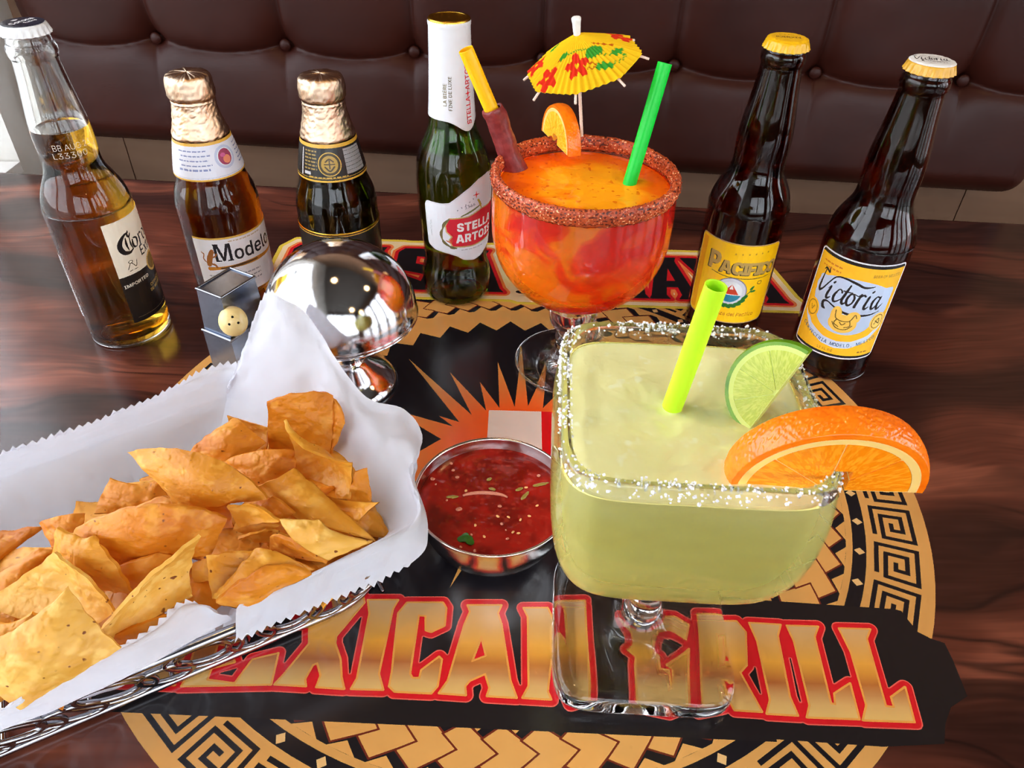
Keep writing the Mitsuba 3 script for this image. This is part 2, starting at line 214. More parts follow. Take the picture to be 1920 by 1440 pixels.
CHIPS=[([[-0.137, 0.3198, 0.088], [-0.103, 0.3323, 0.085], [-0.1053, 0.315, 0.052], [-0.1417, 0.3162, 0.052]], {0: [-0.1189, 0.3261, 0.092]}, 0.002, 2, 'broad orange tortilla chip standing at the back against the paper peak'), ([[-0.1081, 0.3357, 0.082], [-0.0967, 0.324, 0.07], [-0.1062, 0.3152, 0.05], [-0.1141, 0.3319, 0.06]], {0: [-0.1003, 0.3298, 0.08]}, 0.001, 2, 'narrow orange tortilla chip half hidden behind the standing chip'), ([[-0.1661, 0.3285, 0.07], [-0.141, 0.3233, 0.066], [-0.1424, 0.3154, 0.055], [-0.1625, 0.3203, 0.056]], {}, -0.003, 1, 'yellow tortilla chip peeking out behind the orange chip at the back'), ([[-0.1822, 0.3053, 0.062], [-0.1597, 0.3233, 0.072], [-0.1392, 0.3107, 0.066], [-0.1589, 0.2986, 0.056]], {0: [-0.1711, 0.3132, 0.07], 1: [-0.1514, 0.3172, 0.072]}, 0.005, 2, 'bumpy orange tortilla chip at the back left of the heap'), ([[-0.1609, 0.2976, 0.062], [-0.1202, 0.3004, 0.07], [-0.1176, 0.2894, 0.062], [-0.1436, 0.2845, 0.052]], {0: [-0.1407, 0.2984, 0.072]}, 0.003, 2, 'flat orange tortilla chip under the back left chip'), ([[-0.1226, 0.3043, 0.09], [-0.0849, 0.2867, 0.076], [-0.0864, 0.2795, 0.056], [-0.1209, 0.29, 0.05]], {0: [-0.1104, 0.2918, 0.082], 3: [-0.1193, 0.2979, 0.07]}, -0.012, 1, 'curled golden tortilla chip with a raised back edge at the right'), ([[-0.0843, 0.2862, 0.07], [-0.0778, 0.2888, 0.07], [-0.0747, 0.2776, 0.056], [-0.0891, 0.2787, 0.052]], {}, 0.001, 2, 'small orange tortilla chip at the right end by the paper'), ([[-0.1146, 0.2768, 0.08], [-0.0679, 0.2645, 0.07], [-0.0786, 0.2604, 0.06], [-0.1112, 0.2671, 0.062]], {0: [-0.1028, 0.2728, 0.066], 2: [-0.092, 0.2639, 0.063]}, -0.006, 1, 'long pointed golden tortilla chip reaching the right end'), ([[-0.132, 0.27, 0.074], [-0.1135, 0.2769, 0.08], [-0.0676, 0.2478, 0.06], [-0.1083, 0.2563, 0.064]], {0: [-0.1215, 0.27, 0.08], 1: [-0.0932, 0.2661, 0.068]}, 0.004, 1, 'big ridged tortilla chip sloping down to the right front'), ([[-0.1201, 0.2601, 0.078], [-0.1084, 0.254, 0.072], [-0.118, 0.2546, 0.066], [-0.128, 0.2579, 0.07]], {}, 0.001, 2, 'small square orange tortilla chip in the middle of the heap'), ([[-0.1946, 0.2738, 0.092], [-0.1209, 0.2564, 0.08], [-0.1428, 0.2589, 0.074], [-0.1658, 0.253, 0.074]], {0: [-0.1514, 0.2662, 0.1], 2: [-0.1519, 0.2521, 0.078], 3: [-0.1753, 0.2582, 0.086]}, 0.004, 1, 'large light tortilla chip lying across the top of the heap'), ([[-0.2094, 0.2728, 0.074], [-0.1849, 0.2749, 0.072], [-0.1761, 0.2628, 0.062], [-0.2156, 0.2577, 0.062]], {0: [-0.1976, 0.2713, 0.072]}, 0.003, 2, 'orange tortilla chip at the left behind the large curved chip'), ([[-0.1912, 0.2542, 0.072], [-0.1751, 0.2584, 0.078], [-0.1634, 0.2552, 0.074], [-0.1715, 0.2569, 0.066]], {}, 0.002, 2, 'thin orange tortilla chip tucked under the large light chip'), ([[-0.1658, 0.2579, 0.068], [-0.1461, 0.2623, 0.07], [-0.1413, 0.2532, 0.06], [-0.1583, 0.2543, 0.06]], {0: [-0.1534, 0.2577, 0.074]}, -0.004, 2, 'small curled tortilla chip in the middle hollow'), ([[-0.2086, 0.2343, 0.078], [-0.1367, 0.2419, 0.082], [-0.1449, 0.2312, 0.066], [-0.1919, 0.2257, 0.062]], {0: [-0.1699, 0.2361, 0.096], 3: [-0.2063, 0.2279, 0.07]}, 0.006, 2, 'wide rolled orange tortilla chip in the middle left'), ([[-0.1881, 0.2221, 0.066], [-0.1657, 0.2255, 0.074], [-0.1549, 0.2268, 0.068], [-0.1786, 0.2112, 0.058]], {0: [-0.1755, 0.2214, 0.074]}, 0.003, 2, 'orange tortilla chip below the wide rolled chip'), ([[-0.2355, 0.2465, 0.068], [-0.2132, 0.2502, 0.072], [-0.214, 0.2386, 0.062], [-0.2281, 0.2377, 0.06]], {0: [-0.2229, 0.2475, 0.073]}, 0.002, 2, 'orange tortilla chip at the left against the paper wall'), ([[-0.1401, 0.2507, 0.08], [-0.1277, 0.249, 0.084], [-0.1113, 0.2421, 0.08], [-0.1355, 0.2484, 0.068]], {1: [-0.1183, 0.2456, 0.084]}, -0.002, 1, 'twisted golden tortilla chip in the centre'), ([[-0.112, 0.2428, 0.08], [-0.0922, 0.2428, 0.08], [-0.0667, 0.2393, 0.07], [-0.0865, 0.2282, 0.068]], {1: [-0.0814, 0.2385, 0.076], 3: [-0.1012, 0.2329, 0.074]}, 0.003, 0, 'pale blistered tortilla chip near the front paper edge'), ([[-0.1342, 0.2406, 0.068], [-0.1205, 0.2435, 0.072], [-0.1046, 0.2419, 0.066], [-0.1231, 0.2457, 0.058]], {}, 0.002, 1, 'thin tortilla chip under the twisted one'), ([[-0.1398, 0.2492, 0.064], [-0.1356, 0.2519, 0.07], [-0.1154, 0.2471, 0.07], [-0.1288, 0.248, 0.06]], {}, 0.001, 1, 'small folded tortilla chip beneath the twisted one'), ([[-0.1165, 0.2386, 0.072], [-0.1011, 0.2323, 0.074], [-0.0879, 0.2296, 0.064], [-0.1189, 0.2386, 0.062]], {0: [-0.1093, 0.2356, 0.076]}, -0.002, 2, 'rolled orange tortilla chip by the front paper fold'), ([[-0.1442, 0.2263, 0.072], [-0.1116, 0.228, 0.074], [-0.0934, 0.2271, 0.062], [-0.139, 0.2105, 0.06]], {0: [-0.1263, 0.2244, 0.078]}, 0.002, 1, 'golden tortilla chip near the front with a straight top edge'), ([[-0.1372, 0.2077, 0.064], [-0.1198, 0.2246, 0.078], [-0.0938, 0.2222, 0.066], [-0.124, 0.2099, 0.056]], {0: [-0.1271, 0.2106, 0.076], 1: [-0.1066, 0.2247, 0.076]}, 0.005, 1, 'folded tortilla chip at the front beside the paper'), ([[-0.1343, 0.2047, 0.066], [-0.1115, 0.2163, 0.078], [-0.093, 0.2201, 0.068], [-0.1261, 0.2084, 0.056]], {0: [-0.123, 0.2084, 0.076], 1: [-0.1013, 0.2187, 0.076]}, 0.004, 2, 'rounded orange tortilla chip lowest at the front'), ([[-0.1541, 0.2276, 0.062], [-0.146, 0.2315, 0.064], [-0.1442, 0.2235, 0.056], [-0.1538, 0.2241, 0.054]], {}, 0.001, 1, 'bit of yellow tortilla chip in the dark hollow at the front'), ([[-0.2485, 0.2144, 0.062], [-0.2252, 0.2269, 0.072], [-0.2181, 0.2288, 0.07], [-0.236, 0.2085, 0.06]], {}, 0.003, 2, 'orange tortilla chip at the far left edge'), ([[-0.2088, 0.2256, 0.09], [-0.1902, 0.2207, 0.086], [-0.174, 0.2078, 0.066], [-0.22, 0.2168, 0.06]], {1: [-0.182, 0.2153, 0.084], 3: [-0.2134, 0.2204, 0.076]}, 0.004, 1, 'upright golden tortilla chip with a pointed tip at the left'), ([[-0.2012, 0.2107, 0.092], [-0.1733, 0.1937, 0.074], [-0.1931, 0.1868, 0.06], [-0.2392, 0.2007, 0.066]], {0: [-0.1854, 0.201, 0.088], 3: [-0.2143, 0.2079, 0.082]}, -0.004, 0, 'large yellow tortilla chip leaning left with a ragged edge'), ([[-0.1383, 0.2174, 0.098], [-0.1457, 0.2078, 0.066], [-0.1759, 0.1868, 0.06], [-0.1777, 0.1857, 0.07]], {0: [-0.149, 0.2186, 0.074], 3: [-0.157, 0.1971, 0.09]}, -0.004, 0, 'long bright yellow tortilla chip standing on edge in front'), ([[-0.1774, 0.1879, 0.062], [-0.155, 0.198, 0.064], [-0.1577, 0.1953, 0.056], [-0.1728, 0.1856, 0.056]], {}, 0.002, 2, 'flat tortilla chip just behind the front paper edge'), ([[-0.2369, 0.1938, 0.068], [-0.2093, 0.1923, 0.074], [-0.2069, 0.1915, 0.068], [-0.23, 0.1798, 0.06]], {0: [-0.2213, 0.1894, 0.068]}, 0.002, 1, 'ragged tortilla chip at the left edge behind the front chip'), ([[-0.185, 0.1902, 0.096], [-0.1644, 0.1766, 0.072], [-0.2002, 0.1543, 0.06], [-0.2332, 0.1704, 0.072]], {0: [-0.1783, 0.1843, 0.088], 3: [-0.2006, 0.1759, 0.088]}, 0.006, 0, 'large pale tortilla chip in the left foreground')]
LIN_A=[([-0.3078, 0.2668, 0.052], [-0.3013, 0.2696, 0.07]), ([-0.2975, 0.2787, 0.052], [-0.2908, 0.2806, 0.07]), ([-0.2858, 0.2896, 0.052], [-0.28, 0.2924, 0.07]), ([-0.2542, 0.3118, 0.052], [-0.2467, 0.3154, 0.07]), ([-0.2207, 0.3376, 0.052], [-0.2113, 0.3438, 0.071]), ([-0.1976, 0.356, 0.052], [-0.1949, 0.3671, 0.072]), ([-0.1858, 0.3633, 0.052], [-0.1794, 0.3769, 0.073]), ([-0.1743, 0.3622, 0.052], [-0.1665, 0.3698, 0.073])]
LIN_B=[([-0.1813, 0.3634, 0.0525], [-0.1776, 0.3601, 0.062]), ([-0.171, 0.3588, 0.055], [-0.1634, 0.3722, 0.092]), ([-0.1607, 0.353, 0.056], [-0.1515, 0.391, 0.12]), ([-0.1369, 0.344, 0.056], [-0.1433, 0.3848, 0.117]), ([-0.1155, 0.3362, 0.056], [-0.1306, 0.388, 0.108]), ([-0.1005, 0.3251, 0.056], [-0.1169, 0.3745, 0.096]), ([-0.09, 0.3152, 0.055], [-0.1032, 0.3574, 0.085]), ([-0.0821, 0.309, 0.055], [-0.0854, 0.3403, 0.074]), ([-0.0764, 0.3028, 0.055], [-0.0713, 0.3408, 0.072]), ([-0.0664, 0.2968, 0.055], [-0.0599, 0.3409, 0.066]), ([-0.0582, 0.291, 0.055], [-0.0506, 0.3261, 0.06]), ([-0.055, 0.2851, 0.055], [-0.0552, 0.2974, 0.057]), ([-0.0498, 0.2755, 0.055], [-0.0442, 0.2719, 0.055]), ([-0.0481, 0.2662, 0.055], [-0.0428, 0.2652, 0.052]), ([-0.0541, 0.2596, 0.056], [-0.0423, 0.2533, 0.044]), ([-0.0638, 0.2461, 0.0635], [-0.0607, 0.2372, 0.0425]), ([-0.0772, 0.2365, 0.0635], [-0.0763, 0.2282, 0.0425]), ([-0.091, 0.2267, 0.0635], [-0.0928, 0.2187, 0.0425]), ([-0.1043, 0.2176, 0.0635], [-0.1066, 0.2107, 0.0425]), ([-0.1173, 0.2093, 0.0635], [-0.1205, 0.2027, 0.0425]), ([-0.125, 0.205, 0.0635], [-0.1296, 0.1975, 0.0425])]
LIN_C=[([-0.1295, 0.207, 0.05], [-0.1368, 0.2008, 0.056]), ([-0.1336, 0.204, 0.05], [-0.1425, 0.2056, 0.066]), ([-0.1393, 0.1998, 0.05], [-0.1483, 0.2046, 0.07]), ([-0.1513, 0.1897, 0.05], [-0.157, 0.1906, 0.066]), ([-0.1603, 0.1814, 0.05], [-0.1686, 0.1806, 0.066]), ([-0.175, 0.1707, 0.05], [-0.1808, 0.1743, 0.067]), ([-0.1869, 0.1625, 0.05], [-0.1917, 0.164, 0.066]), ([-0.2106, 0.1497, 0.05], [-0.2062, 0.1521, 0.064]), ([-0.2273, 0.1402, 0.05], [-0.2218, 0.1415, 0.064])]
# ================================================================ the room
YS, Y0 = -.083, .918                                     # the wall behind the bench: y = Y0 + YS x
ang_w = math.atan(YS)
def wall_pt(s, d, z): return np.array([s * math.cos(ang_w) + d * math.sin(ang_w), Y0 + s * math.sin(ang_w) - d * math.cos(ang_w), z])  # d: towards the room
def to_wall(m):
    v = m.vertices.copy(); m.vertices = np.c_[v[:, 0] * math.cos(ang_w) + v[:, 1] * math.sin(ang_w), Y0 + v[:, 0] * math.sin(ang_w) - v[:, 1] * math.cos(ang_w), v[:, 2]]
    m.invert(); return m
FZ, CZ = -.75, 1.95
def st(key, m, b, **k): return add(key, m, b, kind='structure' if '__' not in key else None, **k)
st('floor', bx(-1., 2.2, -2.45, 1.2, FZ - .05, FZ), 'm_room_floor')
st('ceiling', bx(-1., 2.2, -2.45, 1.2, CZ, CZ + .05), 'm_room_ceiling')
st('wall_back', to_wall(bx(-.72, 2.1, -.13, -.035, FZ, CZ)), 'm_tan_dark')
for a, b in ((-.70, -.535), (-.5335, .5595), (.561, 1.65), (1.652, 2.05)):
    st(num('wall_back__panel'), to_wall(bx(a, b, -.036, -.022, FZ + .02, CZ - .02)), 'm_tan_panel')
# left wall with a wide window right beside the table
WX = -.625
wl = [bx(WX - .14, WX, -2.3, -.55, FZ, CZ), bx(WX - .14, WX, .90, 1.1, FZ, CZ), bx(WX - .14, WX, -.55, .90, FZ, -.04), bx(WX - .14, WX, -.55, .90, 1.08, CZ)]
st('wall_left', cat3(wl), 'm_white_wall')
def window(key, x, y0, y1, z0, z1, nx, d):
    fr = [bx(x - .02, x + .02, y0, y1, z0, z0 + .035), bx(x - .02, x + .02, y0, y1, z1 - .035, z1)]
    for i in range(nx + 1):
        y = y0 + (y1 - y0) * i / nx; w = .018
        fr.append(bx(x - .02, x + .02, max(y0, y - w), min(y1, y + w), z0 + .035, z1 - .035))
    st(key, cat3(fr), 'm_frame_white')
    for i in range(nx):
        a, b = y0 + (y1 - y0) * i / nx, y0 + (y1 - y0) * (i + 1) / nx
        P = np.array([[[x, a + .018, z0 + .035], [x, b - .018, z0 + .035]], [[x, a + .018, z1 - .035], [x, b - .018, z1 - .035]]])
        st(num(key + '__pane'), grid(P), 'm_pane')
window('window_1', WX - .09, -.55, .90, -.04, 1.08, 2, 1)
st('trim_1', bx(WX - .07, WX + .001, -.548, .898, -.0405, -.028), 'm_frame_white')
# right wall: a row of tall windows, the front ones added for fill light
RX = 2.0
segs = [(-2.05, -1.35), (-1.2, -.65), (-.5, -.0), (.12, .62)]
sol, y = [], -2.3
for a, b in segs: sol.append(bx(RX, RX + .14, y, a, FZ, CZ)); y = b
sol.append(bx(RX, RX + .14, y, 1.3, FZ, CZ))
for a, b in segs: sol += [bx(RX, RX + .14, a, b, FZ, -.25), bx(RX, RX + .14, a, b, 1.5, CZ)]
st('wall_right', cat3(sol), 'm_room_brown')
for i, (a, b) in enumerate(segs): window(f'window_{i + 2}', RX + .07, a, b, -.25, 1.5, 1, -1)
FY = -2.3
fw_ = [bx(-1., 2.2, FY - .14, FY, FZ, -.1), bx(-1., 2.2, FY - .14, FY, 1.75, CZ), bx(-1., -.55, FY - .14, FY, -.1, 1.75), bx(.55, .62, FY - .14, FY, -.1, 1.75), bx(1.75, 2.2, FY - .14, FY, -.1, 1.75)]
st('wall_front', cat3(fw_), 'm_room_brown')
def fill_window_y(key, y, x0, x1, z0, z1):
    st(key, cat3([bx(x0, x1, y - .02, y + .02, z0, z0 + .035), bx(x0, x1, y - .02, y + .02, z1 - .035, z1), bx(x0, x0 + .02, y - .02, y + .02, z0 + .035, z1 - .035), bx(x1 - .02, x1, y - .02, y + .02, z0 + .035, z1 - .035)]), 'm_frame_white')
    st(key + '__pane', grid(np.array([[[x0 + .02, y, z0 + .035], [x1 - .02, y, z0 + .035]], [[x0 + .02, y, z1 - .035], [x1 - .02, y, z1 - .035]]])), 'm_pane')
fill_window_y('window_6', FY - .07, -.55, .55, -.1, 1.75); fill_window_y('window_7', FY - .07, .62, 1.75, -.1, 1.75)  # added windows behind the viewer, put in to fill camera-facing sides with light
add('wall_hanging', to_wall(bx(1.0, 1.35, -.022, -.012, .06, .85)), 'm_room_red', label='red panel hung on the tan wall right of the bench', cat='wall hanging')
# pendant lamps (seen mirrored in the chrome)
def pendant(x, y, z, w, lab):
    k = num('pendant_lamp')
    add(k + '__shade', lathe([(.012, .20), (.03, .19), (.075, .09), (.085, .03), (.083, .03), (.073, .088), (.028, .186), (.01, .196)], 32, (x, y, z)), 'm_black_lamp', 40)
    add(k + '__cord', tube([(x, y, z + .2), (x, y, CZ)], .003, 6), 'm_black_lamp')
    s = trimesh.creation.icosphere(2, .03); s.apply_translation([x, y, z + .055])
    scene[k + '__bulb'] = ply(s, 'm_frame_white', True, emitter={'type': 'area', 'radiance': {'type': 'rgb', 'value': [w * 1., w * .62, w * .28]}})
    tag(k, lab, 'lamp')
pendant(-.16, .30, 1.15, 10., 'black pendant lamp with a warm bulb above the table')
pendant(.95, .35, 1.25, 10., 'black pendant lamp over the aisle right of the table')
pendant(.75, -.9, 1.15, 10., 'black pendant lamp behind the viewer to the right')
pendant(1.5, -1.1, 1.2, 10., 'black pendant lamp near the far wall windows')

# ================================================================ the leather bench back
def cushion():
    BX = np.array([-.575, -.427, -.272, -.121, .026, .173, .328, .486, .62]); zb = .114; x0, x1, z0, z1, R = -.602, .605, -.018, .62, .03
    nx, nz = 520, 250
    X = np.linspace(x0, x1, nx)[:, None] * np.ones((1, nz)); Z = np.ones((nx, 1)) * np.linspace(z0, z1, nz)[None]
    i = np.clip(np.searchsorted(BX, X) - 1, 0, len(BX) - 2); t = (X - BX[i]) / (BX[i + 1] - BX[i]); t = np.clip(t, 0, 1)
    dx = np.minimum(X - BX[i], BX[i + 1] - X); dx = np.clip(dx, 0, .2)
    rows = [zb, zb + .155, zb + .31]
    dz = np.min([np.abs(Z - (r - .010 * np.sin(np.pi * t) ** 1.0 * (1 if r == zb else .5))) for r in rows], 0)
    above = 1 / (1 + np.exp(-(Z - zb) / .006)); below = np.clip(1 - (zb - Z) / .075, 0, 1) ** 1.3
    colfade = above + (1 - above) * below * .55
    pil = lambda d, w: 1 - np.exp(-d / w)
    H = .040 + .0 * X
    H -= .007 * np.exp(-dx / .006) * colfade + .004 * np.exp(-dx / .03) * colfade
    H -= .008 * np.exp(-dz / .006) + .005 * np.exp(-dz / .035)
    db = np.min([np.sqrt((X - b) ** 2 + (Z - r) ** 2) for b in BX for r in rows], 0)
    H -= .013 * np.exp(-(db / .016) ** 1.3)
    H += .0016 * (meshkit.fbm(np.stack([X * 16, Z * 16, X * 0], -1), 3) - .5)
    ed = np.minimum.reduce([X - x0, x1 - X, Z - z0 + 0 * X]); ed = np.clip(ed, 0, .035)
    cr = np.sqrt(np.clip(1 - (1 - ed / .035) ** 2, 0, 1)); H = -.015 + (H + .015) * (.02 + .98 * cr)
    # round the lower corners
    for s, xe in ((1, x0), (-1, x1)):
        cx, cz = xe + s * R, z0 + R; m = ((X - cx) * s < 0) & (Z < cz)
        q = np.maximum(np.abs(X - cx), np.abs(Z - cz)); l = np.sqrt((X - cx) ** 2 + (Z - cz) ** 2) + 1e-9; f = np.where(m, q / l, 1)
        X = np.where(m, cx + (X - cx) * f, X); Z = np.where(m, cz + (Z - cz) * f, Z)
    m = grid(np.stack([X, H, Z], -1)); return m, BX, rows
m, BX, rows = cushion()
k = 'bench_back'
tag(k, 'brown button-tufted leather bench back along the wall behind the table', 'bench')
mm = to_wall(m); add(k + '__cushion', mm, 'm_leather', True)
for r in rows:
    for b in BX[1:-1]:
        s = trimesh.creation.icosphere(2, .0066); s.vertices *= [1, .55, 1]; s.apply_translation([b, .0215 if r == rows[0] else .024, r]); add(num(k + '__button'), to_wall(s), 'm_leather', True)
add(k + '__backboard', to_wall(bx(-.60, .603, -.02, -.008, -.01, .62)), 'm_tan_dark')

# ================================================================ the table
ta = math.radians(-2.9)
def tb(x, y): return (x * math.cos(ta) - y * math.sin(ta), x * math.sin(ta) + y * math.cos(ta))
def table_outline():
    y1 = .7775
    P = sbox(-.75, y1 - .95, .87, y1).buffer(-.035).buffer(.035, 12)
    return aff.rotate(P, -2.9, origin=(0, 0)).intersection(sbox(WX + .008, -2, 2, 2))
tp = table_outline()
def rounded_slab(p, z0, z1, r=.006, n=5):
    L = [p.buffer(-r)] ; rings = []
    for t in np.linspace(0, np.pi / 2, n): rings.append((r * (1 - math.cos(t)) if False else r * (1 - math.sin(t)), z1 - r + r * math.cos(t)))
    pts = np.array(p.segmentize(.05).exterior.coords)[:-1]
    c = pts.mean(0); V = []
    tn = np.roll(pts, -1, 0) - np.roll(pts, 1, 0); nn = np.c_[tn[:, 1], -tn[:, 0]]; nn /= np.linalg.norm(nn, axis=1, keepdims=True)
    if (nn * (pts - c)).sum() < 0: nn = -nn
    prof = rings[::1] + [(r - r, z0 + r), (r, z0)]
    G = np.array([np.c_[pts - nn * d, np.full(len(pts), z)] for d, z in prof])
    m = grid(G, wrap_v=True)
    top, f = tri(Polygon(G[0][:, :2])); a = trimesh.Trimesh(np.c_[top, np.full(len(top), z1)], f, process=False)
    if a.face_normals[0][2] < 0: a.invert()
    b = a.copy(); b.vertices[:, 2] = z0; b.invert()
    if (m.face_normals[:, :2] * (m.triangles_center[:, :2] - c)).sum() < 0: m.invert()
    return cat3([m, a, b])
tag('table', 'dark wood-grain lacquered restaurant table with a printed round restaurant emblem', 'table')
add('table__tabletop', rounded_slab(tp, -.032, 0.), 'm_table_wood', 30)
add('table__pedestal', lathe([(.27, FZ), (.27, FZ + .012), (.06, FZ + .05), (.045, FZ + .08), (.045, -.06), (.16, -.032)], 40, (.12, .33, 0)), 'm_black_lamp', 40)

# --- the printed emblem (flat print under the lacquer)
EX, EY, ER = .003, .369, .267
TAN, BLK, BRN, RED = S(218, 160, 88), S(24, 22, 27), S(104, 38, 26), S(214, 30, 38)
def pol(r, a): a = math.radians(a); return (EX + r * math.cos(a), EY + r * math.sin(a))
def ring(r0, r1, n=120):
    a = [pol(r1, i * 360 / n) for i in range(n)]; b = [pol(r0, i * 360 / n) for i in range(n)]
    return Polygon(a, [b]) if r0 > 0 else Polygon(a)
lay = [(ring(0, ER), lambda x, y: np.array(TAN) * (.9 + .16 * meshkit.noise(np.array([x * 30, y * 30, 0.])))), ]
lay.append((ring(.2205, .2285), BLK))
for i in range(57):
    a = i * 360 / 57 + .5
    lay.append((Polygon([pol(.2212, a), pol(.2245, a + .75), pol(.2278, a), pol(.2245, a - .75)]), S(226, 182, 120)))
for i in range(48):                                      # square spirals
    a0 = i * 7.5 - 22.6 + 3.7
    q = lambda u, v: pol(.2345 + u * .0235, a0 + v * 5.9)
    path = [(0, -.45), (0, .5), (1, .5), (1, -.5), (.22, -.5), (.22, .24), (.74, .24), (.74, -.22), (.46, -.22), (.46, .02)]
    ln = LineString([q(1 - u if False else u, v) for u, v in path]); lay.append((ln.buffer(.00135, cap_style='flat', join_style='mitre'), BLK))
    ln2 = LineString([q(-.04, -.62), q(-.04, .1)])
lay.append((ring(.1835, .2165), BLK))
NCH = 63
for i in range(NCH):                                     # woven chevrons
    a = i * 360 / NCH
    p = lambda r, d: pol(r, a + d)
    lay.append((Polygon([p(.1835, -1.2), p(.1900, -3.2), p(.1835, -5.4)]), TAN))
    lay.append((Polygon([p(.2165, -1.2), p(.2105, -3.2), p(.2165, -5.4)]), TAN))
for i in range(NCH):
    a = i * 360 / NCH
    p = lambda r, d: pol(r, a + d)
    sh = Polygon([p(.2000, 0), p(.1862, -5.2), p(.1935, -8.0), p(.2000, -5.6), p(.2067, -8.0), p(.2142, -5.2)])
    lay.append((sh.buffer(.0008, join_style='mitre'), BRN)); lay.append((sh.buffer(-.0002), TAN))
# black field with a sawtooth edge, and the sun
saw = []
for i in range(40): saw += [pol(.1665, i * 9 + 2.0), pol(.1535, i * 9 + 6.5)]
lay.append((Polygon(saw), BLK))
sx, sy = .008, .376
tips = [(156.7, .106), (149.6, .070), (140, .09), (131.5, .1375), (123.1, .1043), (113.3, .083), (101, .104), (90.3, .124), (78.9, .101), (70, .085)]
vals = [(168.9, .058), (158, .055), (147, .054), (138, .053), (134.4, .0526), (121.7, .0505), (109.9, .0494), (96.6, .0482), (85, .0495), (74, .05)]
tips = [(156.7, .106), (149.6, .0704), (131.5, .1375), (123.1, .1043), (113.3, .083), (101, .104), (90.3, .124), (78.9, .101)]
vals = [(168.9, .058), (153.5, .0555), (147, .0541), (134.4, .0526), (121.7, .0505), (109.9, .0494), (96.6, .0482), (85, .0495), (72, .05)]
tips += [(a, r) for a, r in zip(np.linspace(66, -160, 19), [.08, .105, .12, .09] * 5)]
vals += [(a, .052) for a in np.linspace(60, -165, 19)]
pts = []
for (va, vr), (t_a, tr) in zip(vals, tips): pts += [(sx + vr * math.cos(math.radians(va)), sy + vr * math.sin(math.radians(va))), (sx + tr * math.cos(math.radians(t_a)), sy + tr * math.sin(math.radians(t_a)))]
def sunc(x, y):
    r = math.hypot(x - sx, y - sy); t = min(max((r - .045) / .06, 0), 1)
    return (1 - t) * np.array(S(238, 92, 32)) + t * np.array(S(218, 160, 84))
SUN = Polygon(pts).buffer(0)
lay.append((SUN, sunc))
lay.append((sbox(-.0165, .345, .0222, .4195), S(226, 208, 196))); lay.append((sbox(.0222, .345, .045, .4195), S(216, 24, 30)))
# the upper name band
def west(kind, x0, x1, y0, y1):
    w = x1 - x0; h = y1 - y0; X = lambda u: x0 + u * w; Y = lambda v: y0 + v * h
    P = lambda *a: Polygon([(X(u), Y(v)) for u, v in a])
    if kind == 'A': return P((0, 0), (.42, 0), (.36, .1), (.40, .27), (.62, .27), (.66, .1), (.58, 0), (1, 0), (.94, .08), (.70, .9), (.74, 1), (.26, 1), (.30, .9), (.06, .08)).difference(P((.43, .42), (.60, .42), (.52, .72)))
    if kind == 'C': return P((.95, 1), (.95, .62), (.62, .66), (.6, .8), (.4, .8), (.4, .2), (.6, .2), (.62, .36), (.95, .38), (.95, .1), (.85, 0), (.12, 0), (0, .12), (0, .9), (.1, 1))
    if kind == 'S': return P((.98, 1), (.95, .66), (.6, .78), (.4, .8), (.4, .62), (.9, .52), (1, .4), (1, .1), (.85, 0), (.05, 0), (0, .4), (.3, .3), (.58, .2), (.62, .36), (.1, .46), (0, .6), (0, .9), (.12, 1))
    if kind == 'M': return P((0, 0), (.3, 0), (.27, .1), (.27, .6), (.45, 0), (.55, 0), (.73, .6), (.73, .1), (.7, 0), (1, 0), (.97, .1), (.97, .9), (1, 1), (.7, 1), (.5, .42), (.3, 1), (0, 1), (.03, .9), (.03, .1))
    if kind == 'Y': return P((.3, 0), (.7, 0), (.66, .08), (.66, .4), (.95, .9), (1, 1), (.62, 1), (.64, .9), (.5, .62), (.36, .9), (.38, 1), (0, 1), (.05, .9), (.34, .4), (.34, .08))
top = [west('C', -.216, -.166, .582, .658), west('A', -.166, -.112, .580, .658), west('S', -.1135, -.067, .582, .657), west('A', -.072, -.010, .5815, .657),
       west('M', .020, .122, .578, .655), west('A', .1215, .168, .578, .653), west('Y', .160, .215, .577, .653), west('A', .197, .2475, .576, .653)]
T0 = unary_union(top)
band = T0.buffer(.012, join_style='mitre').buffer(.012).buffer(-.012)
lay.append((band.buffer(.0035), S(226, 196, 70))); lay.append((band.buffer(-.0005), S(240, 214, 170)))
lay.append((T0.buffer(.0062), S(238, 128, 70))); lay.append((T0.buffer(.0035), RED)); lay.append((T0, BLK))
for i in range(6): lay.append((at(sbox(-.006, -.0012, .006, .0012), .004 + .0012 * i, .640 - i * .0085, 3), BLK))
lay.append((blob(.0085, .583, .0075, .0032), BLK)); lay.append((blob(.0085, .583, .0028, .0016), TAN))
# the lower banner with its lettering
LP = {k: Polygon(v).buffer(0) for k, v in LETTERS.items()}
for a, h in (('A', 'Ah'), ('R', 'Rh')): LP[a] = LP[a].difference(LP.pop(h))
LP['M'] = at(west('M', -.027, .027, -.0275, .0275), -.1945, .2275, -1.6)
lay.append((Polygon([(-.23, .257), (-.23, .185)] + [tuple(q) for q in BANNER[::1]]).convex_hull.intersection(sbox(-.235, 0, .135, .4)).union(Polygon(BANNER).buffer(0)), S(30, 26, 28)))
G = unary_union(list(LP.values()))
base = unary_union([g.buffer(.0034, join_style='round') for g in LP.values()]).buffer(.001).buffer(-.001)
def gold(x, y):
    t = (y + .028 * x - .1985) / .054
    ks, cs = [0, .12, .28, .5, .8, 1.05], [S(222, 180, 106), S(214, 168, 104), S(178, 100, 52), S(232, 164, 60), S(214, 164, 100), S(206, 168, 126)]
    return np.array([np.interp(t, ks, [c[i] for c in cs]) for i in range(3)])
